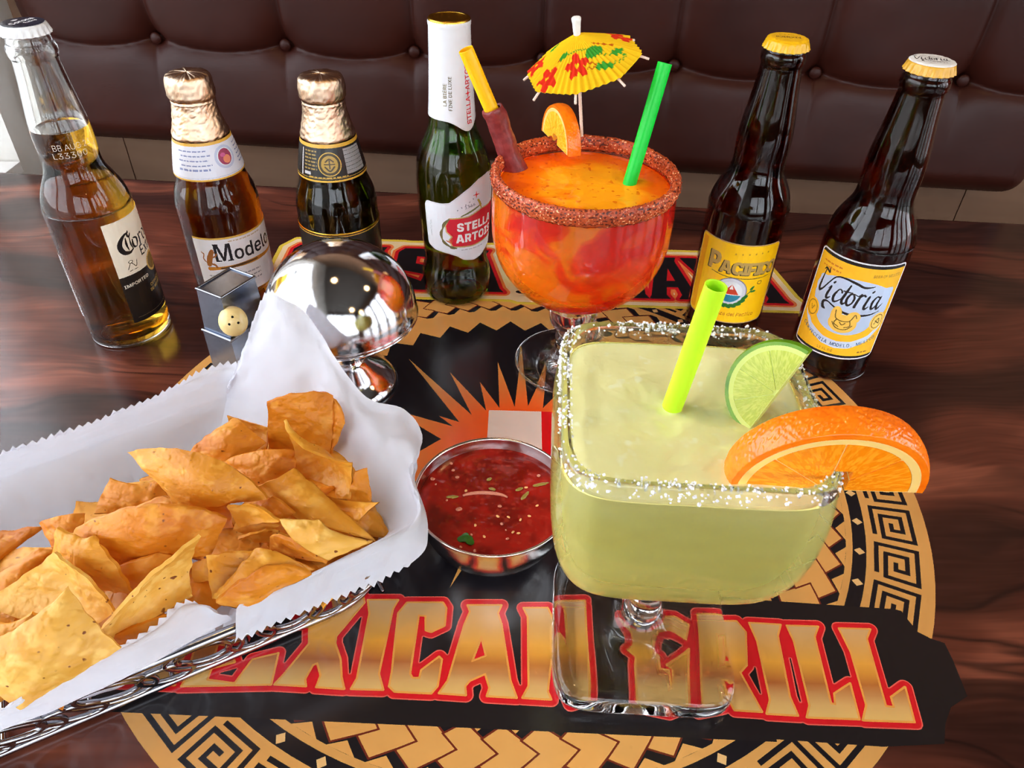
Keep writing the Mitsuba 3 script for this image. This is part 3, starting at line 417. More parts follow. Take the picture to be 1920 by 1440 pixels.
lay.append((base.buffer(.0007), S(226, 96, 84))); lay.append((base, RED)); lay.append((G.buffer(.0007), S(228, 156, 74)))
gl = [(G.buffer(-.0004), gold)]
v, f, c = art(lay + gl, .018, .006)
add('table__printed_emblem', trimesh.Trimesh(np.c_[v, np.full(len(v), .00012)], f, process=False), princ('print_table', VC, .21), color=c, label='flat printed round emblem with Mexican grill lettering')
# ================================================================ bottles
glass('amber', (.38, .11, .02)); glass('clear_glass', (.985, .99, .985)); glass('green_glass', (.40, .68, .16)); glass('light_amber', (.86, .60, .22)); glass('dark_green', (.16, .22, .04))
glass('beer_gold', (.90, .66, .20), 1.34, 1.5); glass('beer_dark', (.80, .55, .22), 1.34, 1.5); glass('beer_amber', (.90, .60, .20), 1.34, 1.5)
metal('gold_rim', (226, 180, 70), .12)
def foil_tex(p, n, uv): return mix(S(226, 190, 160), S(250, 226, 196), noise(p.x * 300, p.y * 300, p.z * 300))
mat('foil', **two({'type': 'roughconductor', 'material': 'none', 'alpha': .22, 'specular_reflectance': proc(foil_tex)}))
plastic('cap_white', (226, 230, 232), .12); plastic('cap_yellow', (236, 182, 22), .12); plastic('cap_gold', (226, 172, 60), .14)
plastic('stella_foil', (228, 232, 236), .16)
W_, K_ = S(226, 229, 236), S(22, 20, 22)

LONG = [(0, 2.35), (.12, 2.75), (.4, 3.0), (1.0, 3.06), (10.4, 3.06), (11.2, 3.03), (11.9, 2.92), (12.6, 2.68), (13.2, 2.38), (13.7, 2.12), (14.2, 1.96), (14.8, 1.90), (15.6, 1.93), (16.6, 1.92), (17.6, 1.84), (18.8, 1.69), (20.0, 1.53), (21.0, 1.43), (21.4, 1.40), (21.55, 1.44), (21.7, 1.50), (22.1, 1.52), (22.3, 1.46), (22.45, 1.36), (22.9, 1.30)]
STUB = [(0, 2.6), (.15, 3.0), (.5, 3.28), (1.1, 3.36), (7.4, 3.38), (8.4, 3.35), (9.2, 3.18), (9.8, 2.95), (10.3, 2.78), (10.8, 2.70), (11.4, 2.62), (12.4, 2.42), (13.4, 2.20), (14.4, 1.92), (15.4, 1.66), (16.2, 1.55), (16.5, 1.60), (16.7, 1.68), (17.6, 1.68), (17.9, 1.5)]
STEL = [(0, 2.3), (.12, 2.65), (.5, 2.88), (1.2, 2.98), (2.0, 2.99), (2.7, 2.88), (3.3, 2.72), (3.9, 2.68), (4.8, 2.74), (6.5, 2.88), (8.5, 2.99), (10.5, 3.04), (11.6, 3.02), (12.5, 2.90), (13.3, 2.66), (14.0, 2.34), (14.6, 2.05), (15.2, 1.86), (16.0, 1.76), (17.5, 1.66), (19.5, 1.56), (21.2, 1.50), (22.4, 1.47)]
def prof_cm(P, k=4): q = spl([(r / 100, z / 100) for z, r in P], k); return q
def rad(P, z):
    a = prof_cm(P); return np.interp(z, a[:, 1], a[:, 0])
def inner(P, z0, z1, t=.0026):
    a = prof_cm(P); a = a[(a[:, 1] > z0) & (a[:, 1] < z1)]; return [(np.interp(z0, prof_cm(P)[:, 1], prof_cm(P)[:, 0]) - t, z0)] + [(r - t, z) for r, z in a] + [(np.interp(z1, prof_cm(P)[:, 1], prof_cm(P)[:, 0]) - t, z1)]
def bottle_glass(key, P, loc, m, fill, beer, top):
    """outer surface with the air space above the beer; beer as its own surface"""
    o = [(0, .003), (.012, .0025), (.018, .0)] + [tuple(q) for q in prof_cm(P) if q[1] > .0001 or q[0] > .02]
    o = [q for q in o if q[1] <= top]
    air = inner(P, fill, top)[::-1]
    g = lathe(o + air, 80, loc); add(key + '__glass', g, m, True)
    if beer:
        b = [(0.0002, .007)] + inner(P, .007, fill) ; mens = [(r * (b[-1][0]), fill - .0012 * (1 - r ** 6)) for r in (.97, .8, .5, .2, .002)]
        add(key + '__beer', lathe(b + mens, 64, loc), beer, 35)
def wrap_label(key, layers, P, loc, face, off=.0004, m='m_print_paper', z0=0., label=None, step=.0035, rfn=None):
    """flat art (x along the curve in metres, y height) wrapped round the bottle; face: angle (deg) of x = 0, seen from above, 0 = +x"""
    v, f, c = art(layers, step, .008 if rfn is None else .004)
    zz = v[:, 1] + z0; rr = (rad(P, zz) if rfn is None else rfn(zz)) + off
    rm = rad(P, float(np.median(zz))) if rfn is None else rfn(float(np.median(zz)))
    a = math.radians(face) + v[:, 0] / rm
    X = np.c_[loc[0] + rr * np.cos(a), loc[1] + rr * np.sin(a), zz]
    return add(key, trimesh.Trimesh(X, f, process=False), m, color=c, label=label)
def facing(loc, deg=0.):
    """angle from the bottle to the viewer, turned to the right as seen by deg"""
    return math.degrees(math.atan2(CAM[1] - loc[1], CAM[0] - loc[0])) + deg
def crown(key, loc, z0, b_side, r=.0160, layers=None, top_c=None, face=0.):
    n, nf = 126, 21; t = np.linspace(0, 2 * np.pi, n, endpoint=False); fl = .5 + .5 * np.cos(nf * t)
    rows = [(r - .0022, -.0001, 0), (r - .0006, 0, 1.0), (r, .0004, 1.0), (r - .0008, .0022, .8), (r - .0015, .0042, .35), (r - .0021, .0056, .05), (r - .0030, .0064, 0), (r - .0046, .0068, 0), (.0001, .0069, 0)]
    P = np.array([[((q + .0 - .0011 * (1 - f) * w) * math.cos(a), (q - .0011 * (1 - f) * w) * math.sin(a), z) for a, f in zip(t, fl)] for q, z, w in rows])
    m = grid(P.transpose(1, 0, 2), wrap_u=True); m.apply_translation([loc[0], loc[1], z0]); add(key + '__cap', m, b_side, 40)
    if layers:
        v, f, c = art(layers, .0022, .0022); a = math.radians(face); R = np.hypot(*v.T)
        zz = z0 + np.interp(R, [0, r - .0046, r - .0030, r - .0021], [.00705, .00695, .0066, .0058]) + .00018
        X = np.c_[loc[0] + v[:, 0] * math.cos(a) - v[:, 1] * math.sin(a), loc[1] + v[:, 0] * math.sin(a) + v[:, 1] * math.cos(a), zz]
        add(key + '__cap__print', trimesh.Trimesh(X, f, process=False), 'm_print_gloss', color=c)
def smalltext(x, y, w, n, dy, c, h=.0007, seed=1):
    """rows of print too small to read"""
    r = random.Random(seed); out = []
    for i in range(n):
        u = 0
        while u < w:
            l = r.uniform(.0015, .004); out.append(sbox(x + u, y - i * dy, min(x + u + l, x + w), y - i * dy + h)); u += l + .0008
    return (unary_union(out), c)

# script lettering for the white and yellow label
def script_word(s=1.):
    """the word in brush script, about 1 wide"""
    L = []
    B = lambda p, w: L.append(stroke(p, w))
    B([(-.50, .17), (-.47, .20), (-.40, .17), (-.415, .22), (-.395, .235)], [.008, .022, .02, .014, .006])
    B([(-.46, .20), (-.475, .08), (-.485, -.04), (-.47, -.09), (-.42, -.05), (-.36, .05), (-.28, .16), (-.16, .185), (.0, .165), (.12, .135), (.22, .15), (.26, .165)], [.012, .022, .034, .034, .022, .018, .018, .022, .03, .026, .014, .004])
    for x in (-.30, .235):
        B([(x - .035, -.01), (x, .03), (x - .03, -.09), (x - .015, -.135), (x + .03, -.10)], [.008, .022, .036, .03, .01])
        B([(x + .018, .085), (x + .032, .10)], [.026, .022])
    B([(-.135, .01), (-.15, .035), (-.185, .03), (-.225, -.06), (-.215, -.125), (-.175, -.125), (-.12, -.07)], [.026, .02, .016, .034, .034, .02, .01])
    B([(-.055, .12), (-.085, .01), (-.105, -.08), (-.085, -.125), (-.04, -.09)], [.022, .034, .036, .028, .01]); B([(-.12, .035), (.0, .04)], [.016, .014])
    B([(.02, .03), (-.025, .01), (-.045, -.07), (-.015, -.125), (.03, -.09), (.045, -.02), (.02, .03), (.085, .015)], [.014, .026, .034, .028, .022, .028, .016, .01])
    B([(.085, .015), (.12, .045), (.10, -.02), (.08, -.125)], [.01, .024, .034, .036]); B([(.105, .0), (.15, .04), (.175, .03)], [.012, .022, .028])
    B([(.385, .02), (.34, .03), (.30, -.04), (.31, -.125), (.355, -.10), (.40, .03), (.375, -.07), (.395, -.13), (.44, -.09), (.47, -.06)], [.022, .018, .034, .03, .018, .022, .034, .03, .014, .006])
    B([(.46, -.16), (.30, -.215), (.05, -.235), (-.15, -.20), (-.28, -.165), (-.34, -.19), (-.33, -.25), (-.29, -.265)], [.006, .022, .03, .022, .018, .036, .044, .02])
    return aff.scale(unary_union(L), s, s, origin=(0, 0))

def disc(c, r=.0139): return (Point(0, 0).buffer(r, 24), c)

# ---- amber longneck with the white and yellow label
loc = (.2556, .4952, 0); k = num('beer_bottle')
tag(k, 'brown longneck beer bottle with yellow-edged pale label and white cap, rightmost on the table', 'bottle')
bottle_glass(k, LONG, loc, 'm_amber', .166, 'm_beer_amber', .2285)
VY, VG, VB = S(246, 186, 36), S(224, 150, 34), S(188, 204, 228)
fx = facing(loc, 4); hw = .0345; h0, h1 = .0225, .1050; ym = (h0 + h1) / 2
full = sbox(-hw, h0, hw, h1).buffer(-.004).buffer(.004)
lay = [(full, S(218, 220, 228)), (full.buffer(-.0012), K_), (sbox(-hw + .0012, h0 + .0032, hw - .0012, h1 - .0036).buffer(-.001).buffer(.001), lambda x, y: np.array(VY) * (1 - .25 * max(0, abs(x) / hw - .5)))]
panel = unary_union([blob(0, .0765, .0285, .0145), blob(-.002, .070, .026, .013), blob(0, .058, .0215, .014), sbox(-.024, .066, .0265, .083).buffer(.003)]).buffer(.003).buffer(-.003)
arc = Polygon([(-.031, .056), (-.022, .0445), (-.010, .039), (0, .0378), (.010, .039), (.022, .0445), (.031, .056), (.031, .0505), (.022, .0388), (.010, .0328), (0, .0315), (-.010, .0328), (-.022, .0388), (-.031, .0505)])
lay += [(arc, S(196, 208, 226)), (panel, lambda x, y: np.array(VB) * (1 - .12 * (y < .07))), (at(aff.scale(script_word(.0515), 1, 1.25, origin=(0, 0)), .0, .0775, -2), K_)]
st_ = 'CERVECERIA MODELO, MEXICO'
for i, ch in enumerate(st_):
    if ch != ' ':
        a = (i - 12) * .00232; lay.append((at(text(ch, .0029, 'SemiBold', .8), a, .0346 + 9.0 * a * a, math.degrees(math.atan(18 * a)) * .9), S(44, 76, 120)))
for s in (-1, 1):
    lay += [(blob(s * .0255, .0565, .0062, .0080), VY if s < 0 else S(236, 196, 96)), (blob(s * .0255, .0565, .0048, .0064).difference(blob(s * .0255, .0565, .0042, .0056)), S(150, 106, 30)), (at(text('V' if s < 0 else 'M', .0042, 'Medium'), s * .0255, .0565), S(150, 106, 30)) if s < 0 else (stroke([(.0235, .0545), (.026, .059), (.0275, .0545), (.0235, .0575)], .0007), S(90, 70, 30))]
# small gilt coat: a crowned shield shape with line work
sh = unary_union([blob(0, .0535, .0088, .0066), blob(-.006, .0595, .0026, .0062), blob(.0062, .0600, .0036, .0040)]).buffer(.0012)
lay += [(sh, S(236, 190, 80)), (unary_union([stroke(p, .0007) for p in ([(-.0068, .0635), (-.006, .0585), (-.0045, .0565), (0, .0555), (.0045, .057), (.0068, .0625), (.0085, .060)], [(-.007, .053), (-.004, .0495), (0, .0485), (.004, .0495), (.007, .053)], [(-.0045, .0565), (-.0055, .0525), (-.002, .0505)], [(.0045, .057), (.0055, .0525), (.002, .0505)], [(-.002, .0545), (0, .0525), (.002, .0545)])]), S(104, 78, 34))]
lay += [smalltext(-.028, .0955, .016, 2, .0035, S(206, 120, 30), .0012, 3), (at(text('BEER OF MEXICO', .0022, 'Medium', .8), .020, .0958, 2), S(140, 96, 40)), (at(text('12 FL OZ', .0020, 'Medium'), -.006, .0285), S(150, 100, 40)), smalltext(.018, .0285, .009, 1, .002, S(150, 100, 40), .0012, 4)]
wrap_label(k + '__label', lay, LONG, loc, fx)
crown(k, loc, .2262, 'm_cap_gold', .0161, [disc(S(232, 232, 228)), (at(aff.scale(script_word(.0215), 1, 1.2), 0, .0012), K_), (at(text('CERVEZA', .0022, 'Medium'), .001, -.0062), S(150, 150, 150))], face=facing(loc, 90) + 20)

# ---- amber longneck with the yellow label
loc = (.1783, .5414, 0); k = num('beer_bottle')
tag(k, 'brown longneck beer bottle with bright yellow label and yellow cap', 'bottle')
bottle_glass(k, LONG, loc, 'm_amber', .166, 'm_beer_amber', .2275)
PY = S(255, 206, 16); h0, h1 = .0215, .0925; hw = .036
full = sbox(-hw, h0, hw, h1).buffer(-.005).buffer(.005)
lay = [(full, S(196, 160, 110)), (full.buffer(-.0009), PY), (sbox(-hw + .002, h0 + .003, -hw + .0085, h1 - .003), S(240, 170, 20))]
g = unary_union([at(text('P', .0150, 'Black', .82), -.0170, .0745)] + [at(text(c, .0108, 'Black', .85), x, .0718) for c, x in zip('ACIFICO', (-.0072, .0018, .0078, .0127, .0180, .0234, .0308))])
lay += [(aff.translate(g, -.0009, -.0006).union(aff.translate(g, -.0005, -.0003)), S(60, 48, 34)), (g, S(188, 158, 84)), (stroke([(-.018, .0652), (-.004, .0635), (.02, .0632), (.03, .064)], .0006), S(90, 70, 30))]
lay += [(blob(.000, .0505, .0128, .0128), S(120, 124, 140)), (blob(.000, .0505, .0120, .0120), S(206, 214, 224)), (blob(.000, .0505, .0092, .0092), S(224, 232, 236)), (blob(.0, .0505, .0092, .0092).intersection(sbox(-.02, .02, .02, .0478)), S(30, 130, 160)),
        (Polygon([(-.0065, .0485), (.0005, .0575), (.0038, .0530), (.0068, .0485)]), S(196, 60, 40)), (Polygon([(-.001, .0530), (.0005, .0575), (.0022, .0530)]), S(240, 236, 230))]
for i in range(9):
    a = math.radians(200 + i * 17.5); lay.append((blob(.0125 * 1.03 * math.cos(a), .0505 + .0128 * math.sin(a), .0032, .0016, math.degrees(a) + 60), S(26, 110, 40)))
lay += [(stroke([(.012, .0475), (.0165, .0525), (.018, .056)], .0007), S(26, 110, 40)), (blob(.0165, .0545, .0022, .0009, 50), S(26, 110, 40)), (blob(.018, .0515, .0022, .0009, 10), S(26, 110, 40))]
lay += [(at(text('Cerveza del Pacífico', .0034, 'BoldItalic', .86, 8), .004, .0300), S(150, 50, 24)), (blob(.022, .0590, .0022, .0018).difference(blob(.022, .059, .0015, .0011)), S(150, 110, 30))]
for i in range(6): lay.append((blob(-.002 + i * .005, .0838 + .0004 * i, .0007, .0007), S(190, 140, 30)))
wrap_label(k + '__label', lay, LONG, loc, facing(loc, 3))
crown(k, loc, .2252, 'm_cap_yellow', .0160, [disc(S(246, 190, 20), .0136), (at(text('PACIFICO', .0030, 'Black', .75), 0, .0004), S(110, 66, 20)), (sbox(-.0085, .0030, .0085, .0033), S(120, 76, 20)), (at(text('CERVEZA', .0016, 'Medium'), .0005, -.0052), S(120, 76, 20))], face=facing(loc, 90) + 190)

# ---- clear longneck with golden beer
loc = (-.3173, .5114, 0); k = num('beer_bottle')
tag(k, 'clear longneck beer bottle with golden beer and cream and black label', 'bottle')
bottle_glass(k, LONG, loc, 'm_clear_glass', .1695, 'm_beer_gold', .2300)
cw = .052; CR = S(232, 224, 204); GD = S(196, 164, 84)
lay = [(sbox(0, .0622, cw, .1060), CR), (sbox(0, .0218, cw, .0622), S(20, 18, 20))]
def bl(x, y, s):       # blackletter-like "Corona" start, drawn with broad nib strokes
    N = lambda p, w: aff.translate(aff.scale(stroke(p, w, 6), s, s, origin=(0, 0)), x, y)
    return N
N = bl(.0125, .0865, .0155)
cor = [N([(.30, .52), (.05, .46), (-.22, .20), (-.30, -.08), (-.18, -.36), (.10, -.46), (.36, -.36)], [.06, .12, .22, .26, .22, .14, .05]), N([(.30, .60), (.22, .40), (.30, .30), (.40, .44)], [.05, .10, .10, .05]), N([(.08, .30), (.05, .0), (.10, -.34)], [.05, .12, .04]), N([(.30, .26), (.28, -.10), (.34, -.34)], [.05, .09, .04])]
for j, ch in enumerate('orona'):
    N = bl(.0213 + j * .0070, .0848, .0092)
    if ch == 'o': cor += [N([(-.22, .30), (-.28, 0), (-.20, -.34), (.05, -.42)], [.12, .2, .18, .06]), N([(-.10, .42), (.22, .28), (.26, -.05), (.10, -.40)], [.08, .18, .2, .06])]
    if ch == 'r': cor += [N([(-.2, .42), (-.14, 0), (-.2, -.42)], [.1, .2, .16]), N([(-.1, .3), (.15, .42), (.26, .3)], [.08, .14, .12])]
    if ch == 'n': cor += [N([(-.25, .42), (-.2, 0), (-.25, -.42)], [.1, .18, .14]), N([(-.16, .3), (.1, .42), (.2, .1), (.18, -.25), (.28, -.42)], [.08, .14, .2, .18, .06])]
    if ch == 'a': cor += [N([(-.2, .3), (.1, .42), (.18, 0), (.22, -.35), (.34, -.42)], [.08, .14, .2, .18, .06]), N([(.1, .05), (-.22, -.1), (-.2, -.36), (.1, -.3)], [.06, .16, .16, .06])]
lay += [(g_, K_) for g_ in cor] + [(at(text('Extra', .0082, 'SemiBold', .82), .0345, .0758), K_)]
lay += [(stroke([(.0085, .067), (.012, .0712), (.0155, .0672), (.0175, .0718)], .0006), S(70, 60, 40)), (blob(.012, .0722, .002, .0012).difference(blob(.012, .0722, .0014, .0007)), S(70, 60, 40)), smalltext(.009, .0650, .008, 1, .002, S(70, 60, 40), .0005, 5),
        (at(text('IMPORTED', .0027, 'Bold', 1.1), .0125, .0545, 3), S(220, 214, 200)), (at(text('CERVEZA', .0024, 'Medium', 1.1), .031, .0465, 3), GD), (at(text('DE MEXICO', .0024, 'Medium', 1.0), .031, .0425, 3), GD), (blob(.034, .0622, .008, .008), GD), (blob(.034, .0622, .0062, .0062), S(120, 96, 40)), (sbox(.004, .0255, .05, .0259), S(90, 80, 60))]
wrap_label(k + '__label', lay, LONG, loc, facing(loc, 5))
rr_ = random.Random(4); bk = []
for i in range(26):
    y = .026 + i * .0021; bk.append(smalltext(0, y, .026, 1, .002, S(222, 224, 226), .0010, 50 + i))
wrap_label(k + '__back_print', bk, LONG, loc, facing(loc, -122), m='m_print_paper')
wrap_label(k + '__date_print', [(at(text('BB AUG 23', .0040, 'Light', .9), 0, .1610), S(214, 208, 196)), (at(text('L33300', .0040, 'Light', 1.1), -.003, .1553), S(214, 208, 196))], LONG, loc, facing(loc, 10))
N = bl(0, 0, .010)
crown(k, loc, .2292, 'm_cap_white', .0158, [disc(S(26, 30, 46), .0128), (at(text('Corona', .0042, 'ExtraBold', .9), 0, .0008), S(226, 228, 232)), (at(text('Extra', .0030, 'Bold', .9), .002, -.0042), S(226, 228, 232)), (blob(0, .0062, .0024, .0014), S(200, 200, 206))], face=facing(loc, 90) + 42)

# ---- stubby bottles with foiled necks
def foil_neck(key, loc, z_lo, seed):
    P = [q for q in prof_cm(STUB) if q[1] >= z_lo]
    prof = [(P[0][0] + .0006, z_lo)] + [(r + .0012, z) for r, z in P if z < .164] + [(.0164, .1655), (.0176, .1675), (.0180, .1700), (.0178, .1755), (.0172, .1800), (.0158, .1828), (.0120, .1840), (.006, .1845), (.0002, .1846)]
    m = lathe(spl(prof, 3), 160, (0, 0, 0)); v = m.vertices; r = np.hypot(v[:, 0], v[:, 1]); q = np.c_[v[:, :2] / np.maximum(r, 1e-6)[:, None] * .016, v[:, 2]]
    d = (meshkit.fbm(q * 420, 3, seed) - .5) * .0013 + (meshkit.noise(q * np.array([150, 150, 90]), seed + 9) - .5) * .0009
    v = v + m.vertex_normals * d[:, None]; m = trimesh.Trimesh(v, m.faces, process=False); m.apply_translation(loc); add(key + '__foil', m, 'm_foil', True)
def band(key, loc, P, z, h, b='m_gold_rim', off=.0007):
    a = [(rad(P, z) + off * .2, z - h / 2 - .0003), (rad(P, z) + off, z - h / 2), (rad(P, z) + off, z + h / 2), (rad(P, z) + off * .2, z + h / 2 + .0003)]; add(num(key + '__gold_band'), lathe(a, 64, loc), b, True)
def star_poly(x, y, r, n=5, q=.4): return Polygon([(x + (r if i % 2 == 0 else r * q) * math.sin(i * math.pi / n), y + (r if i % 2 == 0 else r * q) * math.cos(i * math.pi / n)) for i in range(2 * n)])
GO = S(188, 124, 44)
loc = (-.2528, .5872, 0); k = num('beer_bottle')
tag(k, 'stubby amber beer bottle with foil neck and white label behind the chrome holder', 'bottle')
bottle_glass(k, STUB, loc, 'm_light_amber', .112, 'm_beer_amber', .178)
foil_neck(k, loc, .137, 3)
hw = .085
nl = [(sbox(-hw, .1085, hw, .1365), S(206, 210, 222)), (sbox(-hw, .1085, hw, .1098), S(206, 160, 60)), (sbox(-hw, .1350, hw, .1372), S(206, 160, 60)), (sbox(-hw, .1106, hw, .1109), S(150, 160, 190))]
for i in range(5): nl.append(smalltext(-.020 + .002 * (i % 2), .1308 - i * .0036, .024, 1, .002, S(120, 130, 170), .0016 if i == 4 else .0010, 20 + i))
nl += [(blob(.0175, .1245, .0088, .0088).difference(blob(.0175, .1245, .0068, .0068)), S(176, 186, 210)), (blob(.0175, .1245, .0058, .0062), S(150, 60, 90)), (blob(.0185, .1225, .0032, .0032), S(214, 130, 100)), (blob(.0160, .1262, .0022, .0016), S(190, 90, 140)), smalltext(.030, .131, .02, 6, .003, S(120, 130, 170), .0010, 31)]
wrap_label(k + '__neck_label', nl, STUB, loc, facing(loc, -8), off=.0009)
def semi(ch, h, x, y): return at(text(ch, h, 'SemiBold', .74), x, y)
ml = [(sbox(-.026, .008, .07, .0618), S(212, 212, 216)), (sbox(-.026, .0606, .07, .0622), S(206, 164, 70)), (sbox(-.0245, .009, .068, .0600), S(218, 218, 222))]
mw = [at(text('M', .0155, 'SemiBold', .82), -.0020, .0485), sbox(-.0088, .0402, -.0042, .0414), sbox(.0008, .0402, .0054, .0414), sbox(-.0092, .0556, -.0046, .0566), at(text('odelo', .0128, 'SemiBold', .86), .0268, .0468)]
ml += [(g_, S(24, 24, 30)) for g_ in mw] + [(stroke([(-.016, .0330), (0, .0345), (.022, .0352), (.045, .0345), (.058, .0350)], [.0034, .0026, .0036, .0026, .0034]), GO), (stroke([(-.006, .0336), (.012, .0352), (.026, .0352)], [.0012, .0022, .0010]), S(80, 52, 24))]
lion = unary_union([stroke([(-.0155, .0372), (-.0140, .0425), (-.0118, .0478), (-.0105, .0505)], [.004, .0048, .0040, .0028]), stroke([(-.0130, .0440), (-.0090, .0452), (-.0074, .0475)], .0014), stroke([(-.0125, .0470), (-.0092, .0490)], .0013), stroke([(-.0148, .0385), (-.0105, .0372), (-.0094, .0350)], .0018), stroke([(-.0160, .0380), (-.0195, .0420), (-.0182, .0465), (-.0200, .0485)], .0010)])
ml += [(lion, S(150, 92, 44)), smalltext(-.018, .0255, .045, 3, .004, S(150, 150, 160), .0014, 41), smalltext(.004, .0575, .03, 1, .002, S(190, 170, 150), .0012, 42)]
wrap_label(k + '__body_label', ml, STUB, loc, facing(loc, -6))

loc = (-.1529, .5923, 0); k = num('beer_bottle')
tag(k, 'stubby near-black beer bottle with foil neck and black and gold neck label', 'bottle')
bottle_glass(k, STUB, loc, 'm_dark_green', .112, 'm_beer_dark', .178)
foil_neck(k, loc, .137, 8)
BG = S(196, 158, 70)
nl = [(sbox(-hw, .1085, hw, .1365), S(26, 24, 22)), (sbox(-hw, .1085, hw, .1100), S(214, 168, 60)), (sbox(-hw, .1345, hw, .1372), S(214, 168, 60)), (sbox(-hw, .1112, hw, .1116), BG), (sbox(-.026, .112, -.0245, .133), S(190, 190, 190))]
for i in range(6): nl.append(smalltext(-.0225, .1312 - i * .0027, .0115, 1, .002, S(150, 124, 66), .0012, 60 + i))
nl += [(blob(-.001, .1225, .0092, .0092), BG), (blob(-.001, .1225, .0084, .0084), S(60, 48, 22)), (blob(-.001, .1225, .0066, .0066), S(168, 136, 60)), (unary_union([stroke([(-.0045, .1205), (-.001, .1175), (.0025, .1205)], .0012), stroke([(-.004, .1245), (-.001, .1265), (.002, .1245)], .0011), stroke([(-.001, .1195), (-.001, .1255)], .0010), stroke([(-.005, .1225), (.003, .1225)], .0008)]), S(66, 50, 22)), (sbox(-.0225, .1135, -.0165, .1160), S(186, 186, 190)), (sbox(.0115, .1135, .030, .1330), S(150, 152, 156))]
for i in range(6): nl.append((sbox(.0115, .1160 + i * .0030, .030, .1163 + i * .0030), S(40, 40, 40)))
nl.append(smalltext(-.018, .1118, .03, 1, .002, BG, .0009, 70))
wrap_label(k + '__neck_label', nl, STUB, loc, facing(loc, -2), off=.0009)
band(k, loc, STUB, .0655, .0010)
bl2 = [(sbox(-.075, .008, .075, .0650), S(28, 26, 24)), (sbox(-.074, .0632, .074, .0640), BG), (sbox(-.074, .012, .074, .0126), BG)]
wrap_label(k + '__body_label', bl2, STUB, loc, facing(loc, 0))

# ---- slim green bottle with the tall white neck foil
loc = (-.0524, .584, 0); k = num('beer_bottle')
tag(k, 'green glass beer bottle with tall white neck foil and red and white label', 'bottle')
bottle_glass(k, STEL, loc, 'm_green_glass', .135, 'm_beer_gold', .224)
# neck foil: lower edge dips to the right of the viewer
n = 120; t = np.linspace(0, 2 * np.pi, n, endpoint=False); f0 = math.radians(facing(loc, 40))
low = .1600 - .0085 * np.exp(-((np.angle(np.exp(1j * (t - f0)))) / .55) ** 2)
zs = np.linspace(0, 1, 30); P = []
for s_ in zs:
    z = low + (.2235 - low) * s_; P.append(np.c_[(rad(STEL, z) + .0007) * np.cos(t), (rad(STEL, z) + .0007) * np.sin(t), z])
for r_, z_ in ((.0157, .2242), (.0158, .2262), (.0155, .2275)): P.append(np.c_[r_ * np.cos(t), r_ * np.sin(t), np.full(n, z_)])
m = grid(np.array(P).transpose(1, 0, 2), wrap_u=True); m.apply_translation(loc); add(k + '__neck_foil', m, 'm_stella_foil', True)
add(k + '__cap', lathe(spl([(.0156, .2268), (.0154, .2281), (.0146, .2290), (.0125, .2293), (.0118, .2288), (.006, .2287), (.0002, .2287)], 3), 48, loc), 'm_gold_rim', True)
fr = lambda z: rad(STEL, z)
rot = lambda s_, h, w, y, x, c: (at(text(s_, h, w, .95), 0, 0, 90), c)
nt = [(at(text('STELLA', .0040, 'SemiBold', 1.0), .0135, .1665, 90), S(206, 50, 60)), (star_poly(.0135, .1790, .0030, 4, .25), S(206, 40, 50)), (at(text('ARTOIS', .0040, 'SemiBold', 1.0), .0135, .1920, 90), S(206, 50, 60)), (star_poly(.0135, .2035, .002, 4, .25), S(206, 40, 50)),
      (at(text('LA BIÈRE', .0024, 'SemiBold', 1.1), -.0040, .1790, 90), S(120, 110, 70)), (at(text('FINE DE LUXE', .0024, 'SemiBold', 1.1), -.0002, .1800, 90), S(100, 92, 70))]
wrap_label(k + '__neck_foil__print', nt, STEL, loc, facing(loc, -2), off=.0010)
A = lambda d: math.radians(d) * .0285
lab = unary_union([Polygon([(A(-52), .058), (A(-52), .0945), (A(-47), .0985), (A(-20), .0985), (A(-8), .0995), (A(15), .1085), (A(40), .1165), (A(62), .1185), (A(84), .1165), (A(104), .109), (A(112), .097), (A(112), .058), (A(104), .0535), (A(88), .0518), (A(70), .0508), (A(52), .0460), (A(34), .0440), (A(14), .0462), (A(2), .0502), (A(-12), .0525), (A(-38), .0545)])]).buffer(-.003).buffer(.006).buffer(-.003)
lay = [(lab, S(222, 226, 232)), (lab.buffer(-.0008).difference(lab.buffer(-.0011)), S(200, 204, 212))]
c0 = A(38)
red = Polygon([(c0 - .023, .0850), (c0 - .008, .0858), (c0 + .004, .0900), (c0 + .020, .0900), (c0 + .027, .0885), (c0 + .027, .0635), (c0 + .016, .0610), (c0 - .004, .0592), (c0 - .021, .0600), (c0 - .0235, .0655), (c0 - .021, .0690), (c0 - .0255, .0735), (c0 - .0262, .0790)])
lay += [(red.buffer(.0011), S(190, 166, 110)), (red, S(206, 40, 56))]
for s_, y, x in (('STELLA', .0778, .0005), ('ARTOIS', .0673, .0005)): lay.append((at(text(s_, .0078, 'Black', .88), c0 + x, y, 1.5), S(240, 238, 240)))
for px, py in (((-.0235, .0850), (-.0290, .0760)), ((-.0290, .0760), (-.0300, .0660)), ((-.0300, .0660), (-.0235, .0595)), ((-.0235, .0595), (-.0180, .0580))):
    lay.append((stroke([(c0 + px[0], px[1]), (c0 + (px[0] + py[0]) / 2 - .0012, (px[1] + py[1]) / 2), (c0 + py[0], py[1])], [.0012, .0026, .0012]), S(112, 104, 66)))
lay += [(stroke([(c0 - .0262, .0650), (c0 - .0225, .0635), (c0 - .0215, .0665)], .0010), S(200, 90, 60)), (stroke([(c0 - .014, .0872), (c0 - .006, .0905), (c0 + .004, .0945)], [.0008, .0016, .0008]), S(112, 124, 76)), (stroke([(c0 + .001, .0990), (c0 + .003, .0950), (c0 + .004, .0915)], [.0018, .0020, .0008]), S(176, 156, 60)),
        (star_poly(c0 + -.001, .1040, .0032, 4, .25), S(210, 40, 50))]
